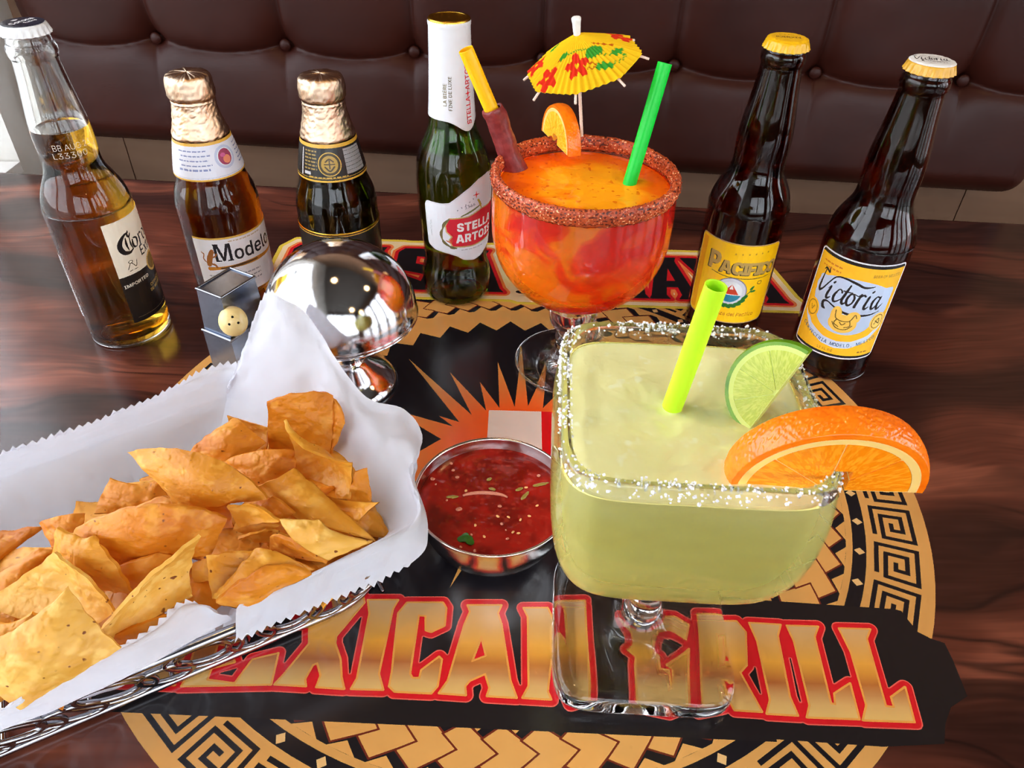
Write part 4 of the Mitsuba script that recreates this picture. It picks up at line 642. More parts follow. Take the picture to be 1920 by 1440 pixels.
for i in range(5): lay.append((star_poly(c0 - .0165 + i * .0032, .0930 + i * .0020, .0009), S(110, 116, 130)))
lay += [(at(text('1366', .0026, 'SemiBold'), c0 - .0065, .0955, 10), S(110, 116, 130)), (at(text('ANNO 1366', .0018, 'Medium'), A(-42), .0745, 88), S(170, 172, 176)), smalltext(c0 - .014, .0555, .022, 1, .002, S(170, 174, 180), .0008, 80)]
wrap_label(k + '__label', lay, STEL, loc, facing(loc, 0), off=.0005)
# ================================================================ drinks
glass('glassware', (.99, .995, .99))
def unit(v): v = np.array(v, float); return v / np.linalg.norm(v)
def frame_mesh(m, o, u, v, w):
    """local x,y,z -> u,v,w at o"""
    M = np.eye(4); M[:3, 0], M[:3, 1], M[:3, 2], M[:3, 3] = u, v, w, o; m = m.copy(); m.apply_transform(M)
    if np.linalg.det(M[:3, :3]) < 0: m.invert()
    return m
def straw(key, a, b, r, m, label):
    """a drinking straw: an open thin tube from a to b"""
    a, b = np.array(a, float), np.array(b, float); t = unit(b - a); u = unit(np.cross(t, [0, 1, .2])); v = np.cross(t, u)
    L = np.linalg.norm(b - a); pr = [(r, 0), (r, .001), (r, L * .5), (r, L - .0004), (r, L - .0001), (r - .0003, L), (r - .0006, L - .0001), (r - .0006, L - .0004), (r - .0006, L * .5), (r - .0006, 0)]
    add(key, frame_mesh(lathe(pr, 48), a, u, v, t), m, True, label=label, cat='straw')
def straw_mat(name, c, back=.5): return mat(name, **two({'type': 'principled', 'base_color': rgb(*c), 'roughness': .36, 'specular': .4, 'flatness': .6}))
straw_mat('straw_lime', (190, 246, 40)); straw_mat('straw_green', (0, 214, 60)); straw_mat('straw_yellow', (252, 198, 10))

# ---- half-wheel citrus slices
def citrus(key, o, u, v, R, t, cols, bump, label, seed, nseg=5, slot=None, cat='citrus slice', tint=None):
    """half disc, centre o, chord along u, arc towards v, thickness t along w = u x v"""
    u, v = unit(u), unit(v); v = unit(v - u * (u @ v)); w = np.cross(u, v)
    peel_c, pith_c, flesh_c, line_c = cols
    half = Polygon([(R * math.cos(a), R * math.sin(a)) for a in np.linspace(0, math.pi, 49)])
    rin, rp = R * .90, R * .82
    hp = Polygon([(rp * math.cos(a), rp * math.sin(a)) for a in np.linspace(0, math.pi, 41)])
    hin = Polygon([(rin * math.cos(a), rin * math.sin(a)) for a in np.linspace(0, math.pi, 41)])
    cut = slot if slot is not None else Polygon()
    place_ = lambda m: frame_mesh(m, o, u, v, w)
    tag(key, label, cat)
    # peel: a bulging outer band
    n, k = 280, 25; P = []
    for a in np.linspace(0, math.pi, n):
        row = []
        for s_ in np.linspace(-1, 1, k):
            q = R * (1 - .035 * s_ * s_); row.append((q * math.cos(a), q * math.sin(a), s_ * t / 2))
        row += [(rin * math.cos(a), rin * math.sin(a), t / 2), (rin * math.cos(a), rin * math.sin(a), -t / 2)]; P.append(row)
    P = np.array(P); d = meshkit.noise(P * 700, seed) * .5 + meshkit.noise(P * 1300, seed + 1) * .5
    nr = P.copy(); nr[..., 2] = 0; nr /= np.linalg.norm(nr, axis=-1, keepdims=True) + 1e-9
    mk = np.ones(P.shape[1]); mk[-2:] = 0; mk[0] = mk[k - 1] = .3
    P = P + nr * ((np.minimum(d, .55) - .4) * bump * mk)[..., None]
    m = grid(P, wrap_v=True)
    e = [tri(Polygon([(q[0] * (1 if a == 0 else -1), q[2]) for q in P[i]]))for a, i in ((0, 0), (1, n - 1))]
    caps = [trimesh.Trimesh(np.c_[ev[:, 0] * (1 if j == 0 else -1), 0 * ev[:, 0], ev[:, 1]], ef, process=False) for j, (ev, ef) in enumerate(e)]
    m = cat3([m] + caps)
    if m.volume < 0: m.invert()
    add(key + '__peel', place_(m), peel_c, 50)
    pith = hin.difference(hp.buffer(-.0002)).difference(cut); add(key + '__pith', place_(slab(pith, -t / 2 + .0001, t / 2 - .0001)), pith_c)
    gap = R * .018; segs = []
    rnd = random.Random(seed)
    cuts = [0] + [math.pi * (i + rnd.uniform(-.12, .12)) / nseg for i in range(1, nseg)] + [math.pi]
    for i in range(nseg):
        a0, a1 = cuts[i], cuts[i + 1]; pts = [(0, 0)] + [(rp * math.cos(a), rp * math.sin(a)) for a in np.linspace(a0, a1, 12)]
        g = Polygon(pts).buffer(-gap / 2).buffer(-R * .03).buffer(R * .03).difference(cut)
        if not g.is_empty: segs.append(g)
    core = hp.difference(unary_union(segs)).difference(cut); add(key + '__membrane', place_(slab(core, -t / 2 + .0006, t / 2 - .0006)), pith_c)
    for g in segs:
        for q in polys(g)[:1]:
            # juicy segment with radial relief
            pv = []
            b = q.bounds; step = R * .035
            mm = slab(q, -t / 2 + .0002, t / 2 - .0002); add(num(key + '__segment'), place_(mm), flesh_c)
def flesh(name, c1, c2, o, R):
    oo = np.array(o, float)
    def f(p, n, uv):
        dx, dy, dz = p.x - oo[0], p.y - oo[1], p.z - oo[2]; r = dr.sqrt(dx * dx + dy * dy + dz * dz) + 1e-6
        v = fbm(dx / r * 26, dz / r * 26, dy / r * 20 + r * 60, 2)
        return mix(S(*c1), S(*c2), smoothstep(.35, .7, v))
    return mat(name, **two({'type': 'principled', 'base_color': proc(f), 'roughness': .25, 'specular': .6, 'flatness': .5}))
princ('orange_peel', proc(lambda p, n, uv: mix(S(244, 104, 4), S(255, 138, 20), fbm(p.x * 160, p.y * 160, p.z * 160, 3))), .22, specular=.6)
princ('orange_pith', (246, 206, 120), .5); princ('lime_peel', proc(lambda p, n, uv: mix(S(58, 120, 10), S(130, 178, 30), fbm(p.x * 120, p.y * 120, p.z * 120, 3))), .25)
princ('lime_pith', (204, 220, 120), .45)

# ---------------------------------------------------------------- the frozen margarita
MX, MY, MR = .0720, .2350, math.radians(-2.)
def squircle(a, q, n=96):
    """rounded square of half width a; q = 0 circle .. 1 square"""
    t = np.linspace(0, 2 * np.pi, n, endpoint=False); e = 2 + 4.2 * q
    c, s = np.cos(t), np.sin(t); r = (np.abs(c) ** e + np.abs(s) ** e) ** (-1 / e)
    x, y = a * r * c, a * r * s; return np.c_[x * math.cos(MR) - y * math.sin(MR), x * math.sin(MR) + y * math.cos(MR)]
def loft(rows, n=200, closed=False):
    n = 200
    P = np.array([np.c_[squircle(a, q, n) + [MX, MY], np.full(n, z + .0005)] for z, a, q in rows]); return grid(P.transpose(1, 0, 2), wrap_u=True)
outer = spl([(.0815, .0165, .0), (.0828, .0250, .25), (.0855, .0335, .55), (.0915, .0415, .8), (.1010, .0475, .92), (.1150, .0518, 1), (.1320, .0540, 1), (.1480, .0543, 1), (.1620, .0530, 1), (.1702, .0518, 1)], 9)
inn = spl([(.0880, .0002, .0), (.0881, .0165, .2), (.0900, .0295, .5), (.0955, .0380, .8), (.1045, .0440, .95), (.1180, .0480, 1), (.1340, .0501, 1), (.1490, .0504, 1), (.1620, .0491, 1), (.1698, .0478, 1)], 9)
rimr = [(.1712, .0515, 1), (.1719, .0509, 1), (.1722, .0498, 1), (.1719, .0487, 1), (.1712, .0481, 1)]
stem = spl([(0.0, .0430, .97), (.0006, .0450, .97), (.0030, .0463, .98), (.0100, .0464, .98), (.0135, .0452, .98), (.0155, .0410, .95), (.0163, .0320, .85), (.0175, .0220, .6), (.0205, .0140, .3), (.026, .0100, .0), (.040, .0086, 0), (.055, .0084, 0), (.068, .0090, 0), (.077, .0115, 0), (.0815, .0165, 0)], 8)
k = 'margarita_glass'
tag(k, 'square-footed margarita glass with salted rim, around the pale green frozen drink', 'glass')
FILL = .1620
base_ = [(0.0, .0002, .9), (0.0, .02, .95)]
air = [tuple(q) for q in inn[::-1] if q[0] > FILL]
air_end = (FILL, float(np.interp(FILL, inn[:, 0], inn[:, 1])), 1.)
add(k + '__glass', loft(base_ + [tuple(q) for q in stem] + [tuple(q) for q in outer[1:]] + rimr + air + [air_end], 96), 'm_glassware', True)
def slush(p, n, uv):
    v = fbm(p.x * 60, p.y * 60, p.z * 40, 3); w = fbm(p.x * 260, p.y * 260, p.z * 200, 2)
    ed = smoothstep(.028, .05, dr.maximum(dr.abs(p.x - MX), dr.abs(p.y - MY)))
    c = mix(S(222, 216, 146), S(224, 222, 164), v)
    return mix(c, S(234, 238, 206), smoothstep(.62, .85, w) * .5)
princ('slush', proc(slush), .3, flatness=.7)
princ('slush_side', proc(lambda p, n, uv: mix(S(206, 196, 108), S(214, 210, 132), fbm(p.x * 40, p.y * 40, p.z * 90, 2))), .5, flatness=.8)
body = [tuple(q) for q in inn if q[0] < FILL] ; body = [(z + .0004, max(a - .0006, .0001), q) for z, a, q in body] + [(FILL, float(np.interp(FILL, inn[:, 0], inn[:, 1])) - .0006, 1.)]
kd = 'frozen_margarita'; tag(kd, 'pale green frozen margarita filling the square salted glass', 'drink')
add(kd + '__body', loft(body, 96), 'm_slush_side', True)
n_ = 140; a0 = body[-1][1]; rows = []
for s_ in np.linspace(1, .002, 60):
    q = squircle(a0 * s_, 1, n_) + [MX, MY]; pz = np.c_[q, np.full(n_, 0.)]
    h = FILL + .0016 * (1 - s_ ** 4) + (meshkit.fbm(pz * 55, 3, 5) - .5) * .0044 * (1 - s_ ** 8) + (meshkit.noise(pz * 420, 6) - .5) * .0005 * (1 - s_ ** 8)
    h += .0035 * np.exp(-(((q[:, 0] - .090) / .010) ** 2 + ((q[:, 1] - .262) / .012) ** 2))
    rows.append(np.c_[q, h])
m = grid(np.array(rows).transpose(1, 0, 2), wrap_u=True); add(kd + '__surface', m, 'm_slush', True)
# salt: individual crystals round the rim
rg = np.random.default_rng(7); cr = []
cube = trimesh.creation.box([1, 1, 1]); CV, CF = cube.vertices, cube.faces
N = 1350; tt = rg.random(N) * 2 * np.pi; dens = meshkit.fbm(np.c_[np.cos(tt) * 4, np.sin(tt) * 4, tt * 0], 3, 3)
keep = rg.random(N) < np.clip((dens - .40) * 8, .14, 1); tt = tt[keep]
V, F = [], []
for i, t in enumerate(tt):
    e = 6.2; c, s = math.cos(t), math.sin(t); rr = (abs(c) ** e + abs(s) ** e) ** (-1 / e)
    which = rg.random()
    if which < .45: a, z = .0500 + rg.normal(0, .0010), .1722 + abs(rg.normal(0, .0002))
    elif which < .82: z = .1712 - abs(rg.normal(0, .0024)); a = .0518 + .0003 + (.1712 - z) * .13
    else: z = .1712 - abs(rg.normal(0, .0015)); a = .0478
    x, y = a * rr * c, a * rr * s; x, y = x * math.cos(MR) - y * math.sin(MR) + MX, x * math.sin(MR) + y * math.cos(MR) + MY
    R_ = trimesh.transformations.random_rotation_matrix(rg.random(3))[:3, :3]; sz = rg.uniform(.00045, .0010)
    F.append(CF + len(V) * 8); V.append(CV @ R_.T * sz * rg.uniform(.7, 1.3, 3) + [x, y, z])
princ('salt', (236, 240, 244), .3, specular=.8, flatness=.8)
add(k + '__salt_rim', trimesh.Trimesh(np.vstack(V), np.vstack(F), process=False), 'm_salt', label='coarse white salt on the rim', kind='stuff')
straw('drinking_straw', (.0645, .2412, .135), (.0727, .2350, .2246), .0042, 'm_straw_lime', 'lime yellow straw standing in the frozen margarita'); num('drinking_straw')
# orange on the right front corner of the rim
o = (.1175, .2005, .1640); flesh('orange_flesh', (246, 136, 8), (255, 160, 30), o, .035)
citrus('orange_slice', o, (1, -.055, .055), (-.09, -.20, 1), .0360, .0128, ('m_orange_peel', 'm_orange_pith', 'm_orange_flesh', ''), .0015, 'large half-wheel orange slice on the corner of the margarita glass', 11, 4, slot=sbox(.000, -.01, .0068, .0125), cat='orange slice'); num('orange_slice')
o = (.1061, .2324, .1777); flesh('lime_flesh', (184, 204, 48), (204, 218, 84), o, .022)
citrus('lime_wedge', o, (.4312, .1858, .8829), (-.7224, .6574, .2144), .0212, .0070, ('m_lime_peel', 'm_lime_pith', 'm_lime_flesh', ''), .0003, 'green lime wedge standing in the margarita behind the orange slice', 12, 4, cat='lime wedge')

# ---------------------------------------------------------------- the orange-red cocktail
QX, QY = .0450, .4790
k = 'schooner_glass'
tag(k, 'round footed cocktail glass with chili-crusted rim, around the orange and red drink', 'glass')
ob = spl([(.0170, .0640), (.0290, .0668), (.0405, .0735), (.0500, .0835), (.0572, .0960), (.0612, .1100), (.0624, .1240), (.0622, .1380), (.0618, .1500), (.0615, .1590)], 4)
ib = spl([(.0002, .0700), (.0200, .0705), (.0340, .0765), (.0440, .0855), (.0525, .0970), (.0572, .1100), (.0586, .1240), (.0586, .1380), (.0584, .1500), (.0584, .1590)], 4)
foot = spl([(.0400, .0), (.0420, .0006), (.0430, .0022), (.0425, .0040), (.0360, .0062), (.0240, .0090), (.0150, .0140), (.0115, .0200), (.0125, .0260), (.0100, .0300), (.0120, .0345), (.0168, .0400), (.0182, .0470), (.0165, .0540), (.0130, .0595), (.0170, .0640)], 5)
QF = .1510
pr = [(.0002, 0), (.02, 0)] + [tuple(q) for q in foot] + [tuple(q) for q in ob[1:]] + [(.0610, .1602), (.0600, .1606), (.0590, .1602)] + [tuple(q) for q in ib[::-1] if q[1] > QF] + [(.0584, QF)]
add(k + '__glass', lathe(pr, 128, (QX, QY, .0005)), 'm_glassware', True)
def swirl(p, n, uv):
    x, y, z = p.x - QX, p.y - QY, p.z
    w = fbm(p.x * 22, p.y * 22, p.z * 26, 3) - .5
    a = fbm(p.x * 26 + 3 * w, p.y * 26 + 2 * w, p.z * 34 + 4 * w, 4)
    t = a - .035 + smoothstep(.100, .145, p.z + .02 * w) * .17
    c = mix(S(252, 150, 14), S(246, 84, 4), smoothstep(.42, .56, t)); c = mix(c, S(232, 36, 4), smoothstep(.56, .68, t))
    return c
princ('cocktail_side', proc(swirl), .35, flatness=.6)
def ctop(p, n, uv):
    a = fbm(p.x * 30, p.y * 40, 2.0, 4); b = fbm(p.x * 300, p.y * 300, 1.0, 2)
    rx, ry = p.x - QX, p.y - QY; r = dr.sqrt(rx * rx + ry * ry)
    c = mix(S(255, 166, 20), S(248, 112, 4), smoothstep(.30, .62, a + smoothstep(.02, .058, r) * .22 - .06))
    return mix(c, S(214, 60, 4), smoothstep(.72, .8, b) * .5 + smoothstep(.64, .74, a) * .4)
princ('cocktail_top', proc(ctop), .16, flatness=.5)
b = [(max(r - .0005, .0001), z + .0003) for r, z in ib if z < QF] + [(.0579, QF)]
kd = 'orange_cocktail'; tag(kd, 'orange drink with red chamoy swirls filling the chili-rimmed glass', 'drink')
add(kd + '__body', lathe(b, 96, (QX, QY, 0)), 'm_cocktail_side', True)
rows = []; n_ = 120; t = np.linspace(0, 2 * np.pi, n_, endpoint=False)
for s_ in np.linspace(1, .002, 50):
    q = np.c_[QX + .0579 * s_ * np.cos(t), QY + .0579 * s_ * np.sin(t)]; pz = np.c_[q, t * 0]
    h = QF + .0012 * (1 - s_ ** 6) + (meshkit.fbm(pz * 70, 3, 8) - .5) * .0022 * (1 - s_ ** 8); rows.append(np.c_[q, h])
add(kd + '__surface', grid(np.array(rows).transpose(1, 0, 2), wrap_u=True), 'm_cocktail_top', True)
# chili crust: a lumpy ring and loose grains
n1, n2 = 360, 22; A1 = np.linspace(0, 2 * np.pi, n1, endpoint=False); A2 = np.linspace(0, 2 * np.pi, n2, endpoint=False)
P = np.zeros((n1, n2, 3))
for j, b_ in enumerate(A2):
    P[:, j] = np.c_[np.cos(A1), np.sin(A1), A1 * 0] * (.0602 + .0026 * math.cos(b_)); P[:, j, 2] = .1570 + .0058 * math.sin(b_)
nn = P.copy(); nn[..., 2] = 0; nn /= np.linalg.norm(nn, axis=-1, keepdims=True); cN = nn * .0602 + np.array([0, 0, .1570]); dn = P - cN; dn /= np.linalg.norm(dn, axis=-1, keepdims=True)
P = P + dn * ((meshkit.noise(P * 900, 2) - .4) * .0011 + (meshkit.noise(P * 300, 4) - .5) * .0010)[..., None] + np.array([QX, QY, 0])
def chili(p, n, uv):
    v = noise(p.x * 900, p.y * 900, p.z * 900); w = fbm(p.x * 70, p.y * 70, p.z * 70, 2)
    c = mix(S(150, 50, 22), S(206, 92, 44), w); return mix(mix(c, S(84, 28, 14), smoothstep(.62, .75, v)), S(244, 190, 140), smoothstep(.26, .16, v))
princ('chili', proc(chili), .45)
V, F = [P.reshape(-1, 3)], [grid(P, True, True).faces]; cnt = n1 * n2
for i in range(1500):
    a, b_ = rg.random() * 2 * np.pi, rg.uniform(-.6, 3.6); rr = .0602 + .0033 * math.cos(b_); R_ = trimesh.transformations.random_rotation_matrix(rg.random(3))[:3, :3]
    V.append(CV @ R_.T * rg.uniform(.0004, .0009) + [QX + rr * math.cos(a), QY + rr * math.sin(a), .1575 + .0049 * math.sin(b_)]); F.append(CF + cnt); cnt += 8
add(k + '__chili_rim', trimesh.Trimesh(np.vstack(V), np.vstack(F), process=False), 'm_chili', 40, label='red chili salt crust on the rim', kind='stuff')
straw(num('drinking_straw'), (.0700, .4760, .125), (.0910, .5000, .2253), .0046, 'm_straw_green', 'bright green straw in the orange cocktail')
sk = num('drinking_straw'); a_, b_ = np.array([.0060, .5040, .135]), np.array([-.0350, .5000, .2302])
tag(sk, 'yellow straw half wrapped in dark red tamarind candy, in the orange cocktail', 'straw')
t_ = unit(b_ - a_); u_ = unit(np.cross(t_, [0, 1, .2])); v_ = np.cross(t_, u_); L = np.linalg.norm(b_ - a_)
add(sk + '__tube', frame_mesh(lathe([(.0048, L * .35), (.0048, L * .7), (.0048, L - .0004), (.0048, L - .0001), (.0045, L), (.0042, L - .0001), (.0042, L - .0004), (.0042, L * .35)], 48), a_, u_, v_, t_), 'm_straw_yellow', True)
Lc = L * .605
cp = spl([(.0002, -.002), (.0040, 0), (.0072, .004), (.0080, .012), (.0078, Lc * .5), (.0076, Lc * .85), (.0074, Lc - .001), (.0066, Lc + .0006), (.0050, Lc)], 6)
m = lathe(cp, 72); v = m.vertices; v = v + m.vertex_normals * ((meshkit.fbm(v * 130, 3, 3) - .5) * .0022 + (meshkit.noise(v * 600, 5) - .5) * .0005)[:, None]
v = v + np.c_[.0012 * np.sin(v[:, 2] * 70), .0010 * np.sin(v[:, 2] * 90 + 1), 0 * v[:, 2]]
princ('tamarind', proc(lambda p, n, uv: mix(S(96, 24, 28), S(148, 58, 56), fbm(p.x * 300, p.y * 300, p.z * 300, 3))), .35)
add(sk + '__candy', frame_mesh(trimesh.Trimesh(v, m.faces, process=False), a_, u_, v_, t_), 'm_tamarind', True, label='dark red tamarind candy wrap')
o = (.0300, .5310, .1600); flesh('orange_flesh_pale', (250, 176, 20), (255, 206, 70), o, .03)
citrus(num('orange_slice'), o, (-.35, .94, .0), (.0, .0, 1), .0265, .0095, ('m_orange_peel', 'm_orange_pith', 'm_orange_flesh_pale', ''), .0006, 'orange slice on the chili rim, pierced by the paper umbrella', 14, 4, slot=sbox(-.004, -.03, .004, .006), cat='orange slice')

# ---------------------------------------------------------------- paper umbrella
B_, Tp = np.array([.0438, .5180, .1700]), np.array([.0333, .5060, .2492]); ax = unit(Tp - B_)
tilt = unit(ax + np.array([.03, -.02, 0]) * 0)
u_ = unit(np.cross([0, 1, 0], ax)); v_ = np.cross(ax, u_)
k = 'paper_umbrella'; tag(k, 'yellow paper cocktail umbrella with red flowers stuck in the orange slice', 'cocktail umbrella')
princ('stick_wood', (226, 206, 190), .5); princ('white_paper', (232, 232, 228), .6)
add(k + '__stick', tube([B_, Tp - ax * .004], .00115, 10), 'm_stick_wood', True)
Lt = .0108
add(k + '__tip_wrap', frame_mesh(lathe(spl([(.0022, 0), (.0024, .003), (.0027, .007), (.0030, .0095), (.0026, .0106), (.0002, .0108)], 4), 24), Tp - ax * Lt, u_, v_, ax), 'm_white_paper', True)
ap = Tp - ax * .0098; Ru, Hu, nr = .0380, .0200, 8
lean = unit(ax + .16 * u_ * -1 + 0 * v_)
lu = unit(np.cross([0, 1, 0], lean)); lv = np.cross(lean, lu)
nA, nR = 384, 56; A1 = np.linspace(0, 2 * np.pi, nA, endpoint=False)
ribs = [math.radians(200 + i * 45 + 12) for i in range(8)]
def umb(r, a):
    s_ = r / Ru; ph = (a - ribs[0]) / (2 * np.pi / 8); fr_ = ph - np.floor(ph)
    sag = .0022 * s_ * np.sin(np.pi * fr_); ple = .0011 * s_ * np.cos(a * 48)
    return -Hu * s_ ** 1.05 - sag * s_ + ple
P = np.zeros((nA, nR, 3)); rr = np.linspace(.0022, Ru, nR)
for j, r in enumerate(rr):
    s_ = r / Ru; ph = (A1 - ribs[0]) / (2 * np.pi / 8); fr_ = ph - np.floor(ph)
    re = r * (1 - .07 * s_ ** 3 * np.sin(np.pi * fr_)) + .0006 * s_ * np.cos(A1 * 48)
    P[:, j] = np.c_[re * np.cos(A1), re * np.sin(A1), umb(re, A1)]
m = grid(P, wrap_u=True); lower = m.copy(); lower.vertices[:, 2] -= .00022; lower.invert()
# printed flowers as vertex colour
XY = m.vertices[:, :2]; base_c = np.array(S(250, 214, 40)); col = np.tile(base_c, (len(XY), 1)); 
gh = [(-.004, -.0205), (-.024, -.017), (-.030, .006), (.006, .026), (.026, .012)]
FL = unary_union([blob(x + .0042 * math.cos(a), y + .0042 * math.sin(a), .0040, .0024, math.degrees(a)) for x, y in gh for a in np.linspace(.3, .3 + 2 * math.pi, 6)[:-1]]).difference(unary_union([blob(x, y, .0014, .0014) for x, y in gh]))
LF = unary_union([blob(x, y, rx, ry, q) for x, y, rx, ry, q in ((.008, -.0135, .0062, .0034, 30), (.0125, -.0235, .0056, .0022, 0), (.022, -.011, .0050, .0020, 40), (-.011, -.010, .0030, .0016, 20), (-.016, .012, .006, .003, 70), (.012, .014, .005, .003, 10))] + [stroke([(-.014, -.010), (.0, -.0115), (.010, -.012)], .0006), stroke([(.010, -.024), (.020, -.020), (.0265, -.012), (.012, -.016)], .0006)])
STM = unary_union([stroke([(.001, -.0195), (.008, -.0215)], .0009), stroke([(.002, -.0235), (.009, -.0240)], .0009), stroke([(-.020, -.013), (-.012, -.0105)], .0007), stroke([(.008, -.0075), (.020, -.006)], .0010)])
pts_ = shapely.points(XY)
for g_, c_ in ((STM, S(200, 100, 30)), (LF, S(70, 170, 60)), (FL, S(232, 62, 40))): col[shapely.contains(g_, pts_)] = c_
m2 = cat3([m, lower]); col2 = np.vstack([col, np.tile(base_c, (len(XY), 1))])
mat('umb_paper', type='principledthin', base_color=VC, roughness=.6, diff_trans=.7, spec_trans=0.)
P1 = frame_mesh(m2, ap, lu, lv, lean); add(k + '__canopy', P1, 'm_umb_paper', True, color=col2)
for a in ribs:
    q = [ap + lu * r * math.cos(a) + lv * r * math.sin(a) + lean * (-Hu * (r / Ru) ** 1.05 - .0024) for r in np.linspace(.004, Ru * 1.10, 8)]
    add(num(k + '__rib'), tube(q, .00085, 8), 'm_stick_wood', True)
    st_ = ap - lean * .024; q2 = ap + lu * .024 * math.cos(a) + lv * .024 * math.sin(a) + lean * (-Hu * .62 - .002); add(num(k + '__strut'), tube([st_, q2], .0005, 6), 'm_stick_wood')
# ================================================================ wire basket of chips
BU, BV = np.array([.866, .5]), np.array([-.5, .866])
def bk(u, v, z): return np.array([*(BU * u + BV * v), z])
def rrect(u0, u1, v0, v1, r, step=.004):
    g = sbox(u0, v0, u1, v1).buffer(-r).buffer(r, 16); n = int(g.exterior.length / step); return np.array([g.exterior.interpolate(i / n, normalized=True).coords[0] for i in range(n)])
U0, U1, V0, V1 = -.190, .099, .2410, .4075
def loop_(t, h):
    """point on the flared basket wall: t 0..1 round, h 0 bottom .. 1 rim"""
    ins = .0165 * (1 - h); g = _loops.setdefault(round(ins, 5), sbox(U0 + ins, V0 + ins, U1 - ins, V1 - ins).buffer(-.045).buffer(.045, 24))
    q = g.exterior.interpolate(t % 1., normalized=True).coords[0]; return bk(q[0], q[1], .0035 + .0425 * h)
_loops = {}
k = 'chip_basket'; tag(k, 'chromed wire basket with overlapping rings, holding the tortilla chips', 'basket')
for h, r in ((1., .0026), (0., .0024)):
    add(k + ('__rim_wire' if h else '__base_wire'), tube([loop_(i / 220, h) for i in range(220)], r, 10, closed=True), 'm_wire_chrome', True)
for i in range(7):
    u = U0 + .03 + i * .038; add(num(k + '__floor_wire'), tube([bk(u, V0 + .0165, .0035), bk(u, V1 - .0165, .0035)], .0012, 8), 'm_wire_chrome', True)
per = 2 * (U1 - U0 + V1 - V0) - 8 * .045 + 2 * math.pi * .045; NR = 18
def wire_ring(tc, hc, rt, rh, r=.0013):
    p = [loop_(tc + rt / per * math.cos(a), hc + rh * math.sin(a)) for a in np.linspace(0, 2 * np.pi, 33)[:-1]]
    add(num(k + '__ring'), tube(p, r, 8, closed=True), 'm_wire_chrome', True)
for i in range(NR):
    t = (i + .35) / NR
    wire_ring(t, .58, .0130, .32, .0015); wire_ring(t, .52, .0190, .46, .0013); wire_ring(t + .5 / NR, .36, .0130, .30, .0015)

# ---- paper liner
mat('paper', type='principledthin', base_color=rgb(222, 226, 236), roughness=.7, diff_trans=.55, spec_trans=0.)
BC = bk(-.045, .319, .008)
def liner(key, st_, zig, seed, smooth_=True):
    rim = np.array([s[0] for s in st_]); top = np.array([s[1] for s in st_])
    d = np.linalg.norm(np.diff(.35 * rim + .65 * top, axis=0), axis=1); s_ = np.r_[0, np.cumsum(d)]; n = int(s_[-1] / .0023) | 1
    q = np.linspace(0, s_[-1], n)
    def I(a):
        b = np.c_[[np.interp(q, s_, a[:, j]) for j in range(3)]].T
        k_ = 5; pad = np.vstack([np.repeat(b[:1], k_, 0), b, np.repeat(b[-1:], k_, 0)]); w = np.hanning(2 * k_ + 1); w /= w.sum()
        return np.stack([np.convolve(pad[:, j], w, 'valid') for j in range(3)], 1)
    R_, Tp_ = I(rim), I(top)
    seg = np.interp(q, s_, [1. if z else 0. for z in zig])
    inn_ = R_ + (BC - R_) * np.array([.34, .34, 0]); inn_[:, 2] = .010
    rows = []
    for a in np.linspace(0, 1, 4)[:-1]: rows.append(BC * (1 - a) + inn_ * a)
    for a in np.linspace(0, 1, 12)[:-1]:
        c = inn_ * (1 - a) + R_ * a; c[:, :2] -= ((R_ - BC)[:, :2]) * .05 * math.sin(math.pi * a); rows.append(c)
    nt = 16
    out_ = unit2(R_ - BC)
    for a in np.linspace(0, 1, nt + 1):
        c = R_ * (1 - a) + Tp_ * a; c = c + out_ * (.0025 * math.sin(math.pi * min(a * 1.6, 1)))[:, None] if False else c
        c[:, 2] += .0052 * math.sin(math.pi * min(a * 1.15, 1)); rows.append(c)
    P = np.array(rows)
    tooth = np.where(np.arange(n) % 2 == 0, .0013, -.0013) * (seg > .5)
    P[-1] += unit2(Tp_ - R_ + 1e-6) * tooth[:, None]
    m = grid(P.transpose(1, 0, 2)); nv = m.vertex_normals.reshape(n, len(rows), 3)
    w = np.ones(len(rows)); w[:3] = 0; w[12:18] = .25; Q = P.transpose(1, 0, 2)
    f1 = np.abs(meshkit.fbm(Q * 38, 3, seed) - .5) * 2; f2 = np.abs(meshkit.fbm(Q * 75, 2, seed + 5) - .5) * 2
    Q = Q + nv * ((f1 * .0058 + f2 * .0016 - .0020) * w[None])[..., None]
    add(key, grid(Q), 'm_paper', True)
def unit2(a): return a / (np.linalg.norm(a, axis=1, keepdims=True) + 1e-9)
k = 'paper_liner'; tag(k, 'white deli paper with pinked edges lining the chip basket', 'paper')
liner(k + '__back_sheet', LIN_A, [1] * len(LIN_A), 2)
liner(k + '__peak_sheet', LIN_B, [1, 1, 1] + [0] * 12 + [1] * 6, 5)
liner(k + '__front_flap', LIN_C, [1] * len(LIN_C), 9)

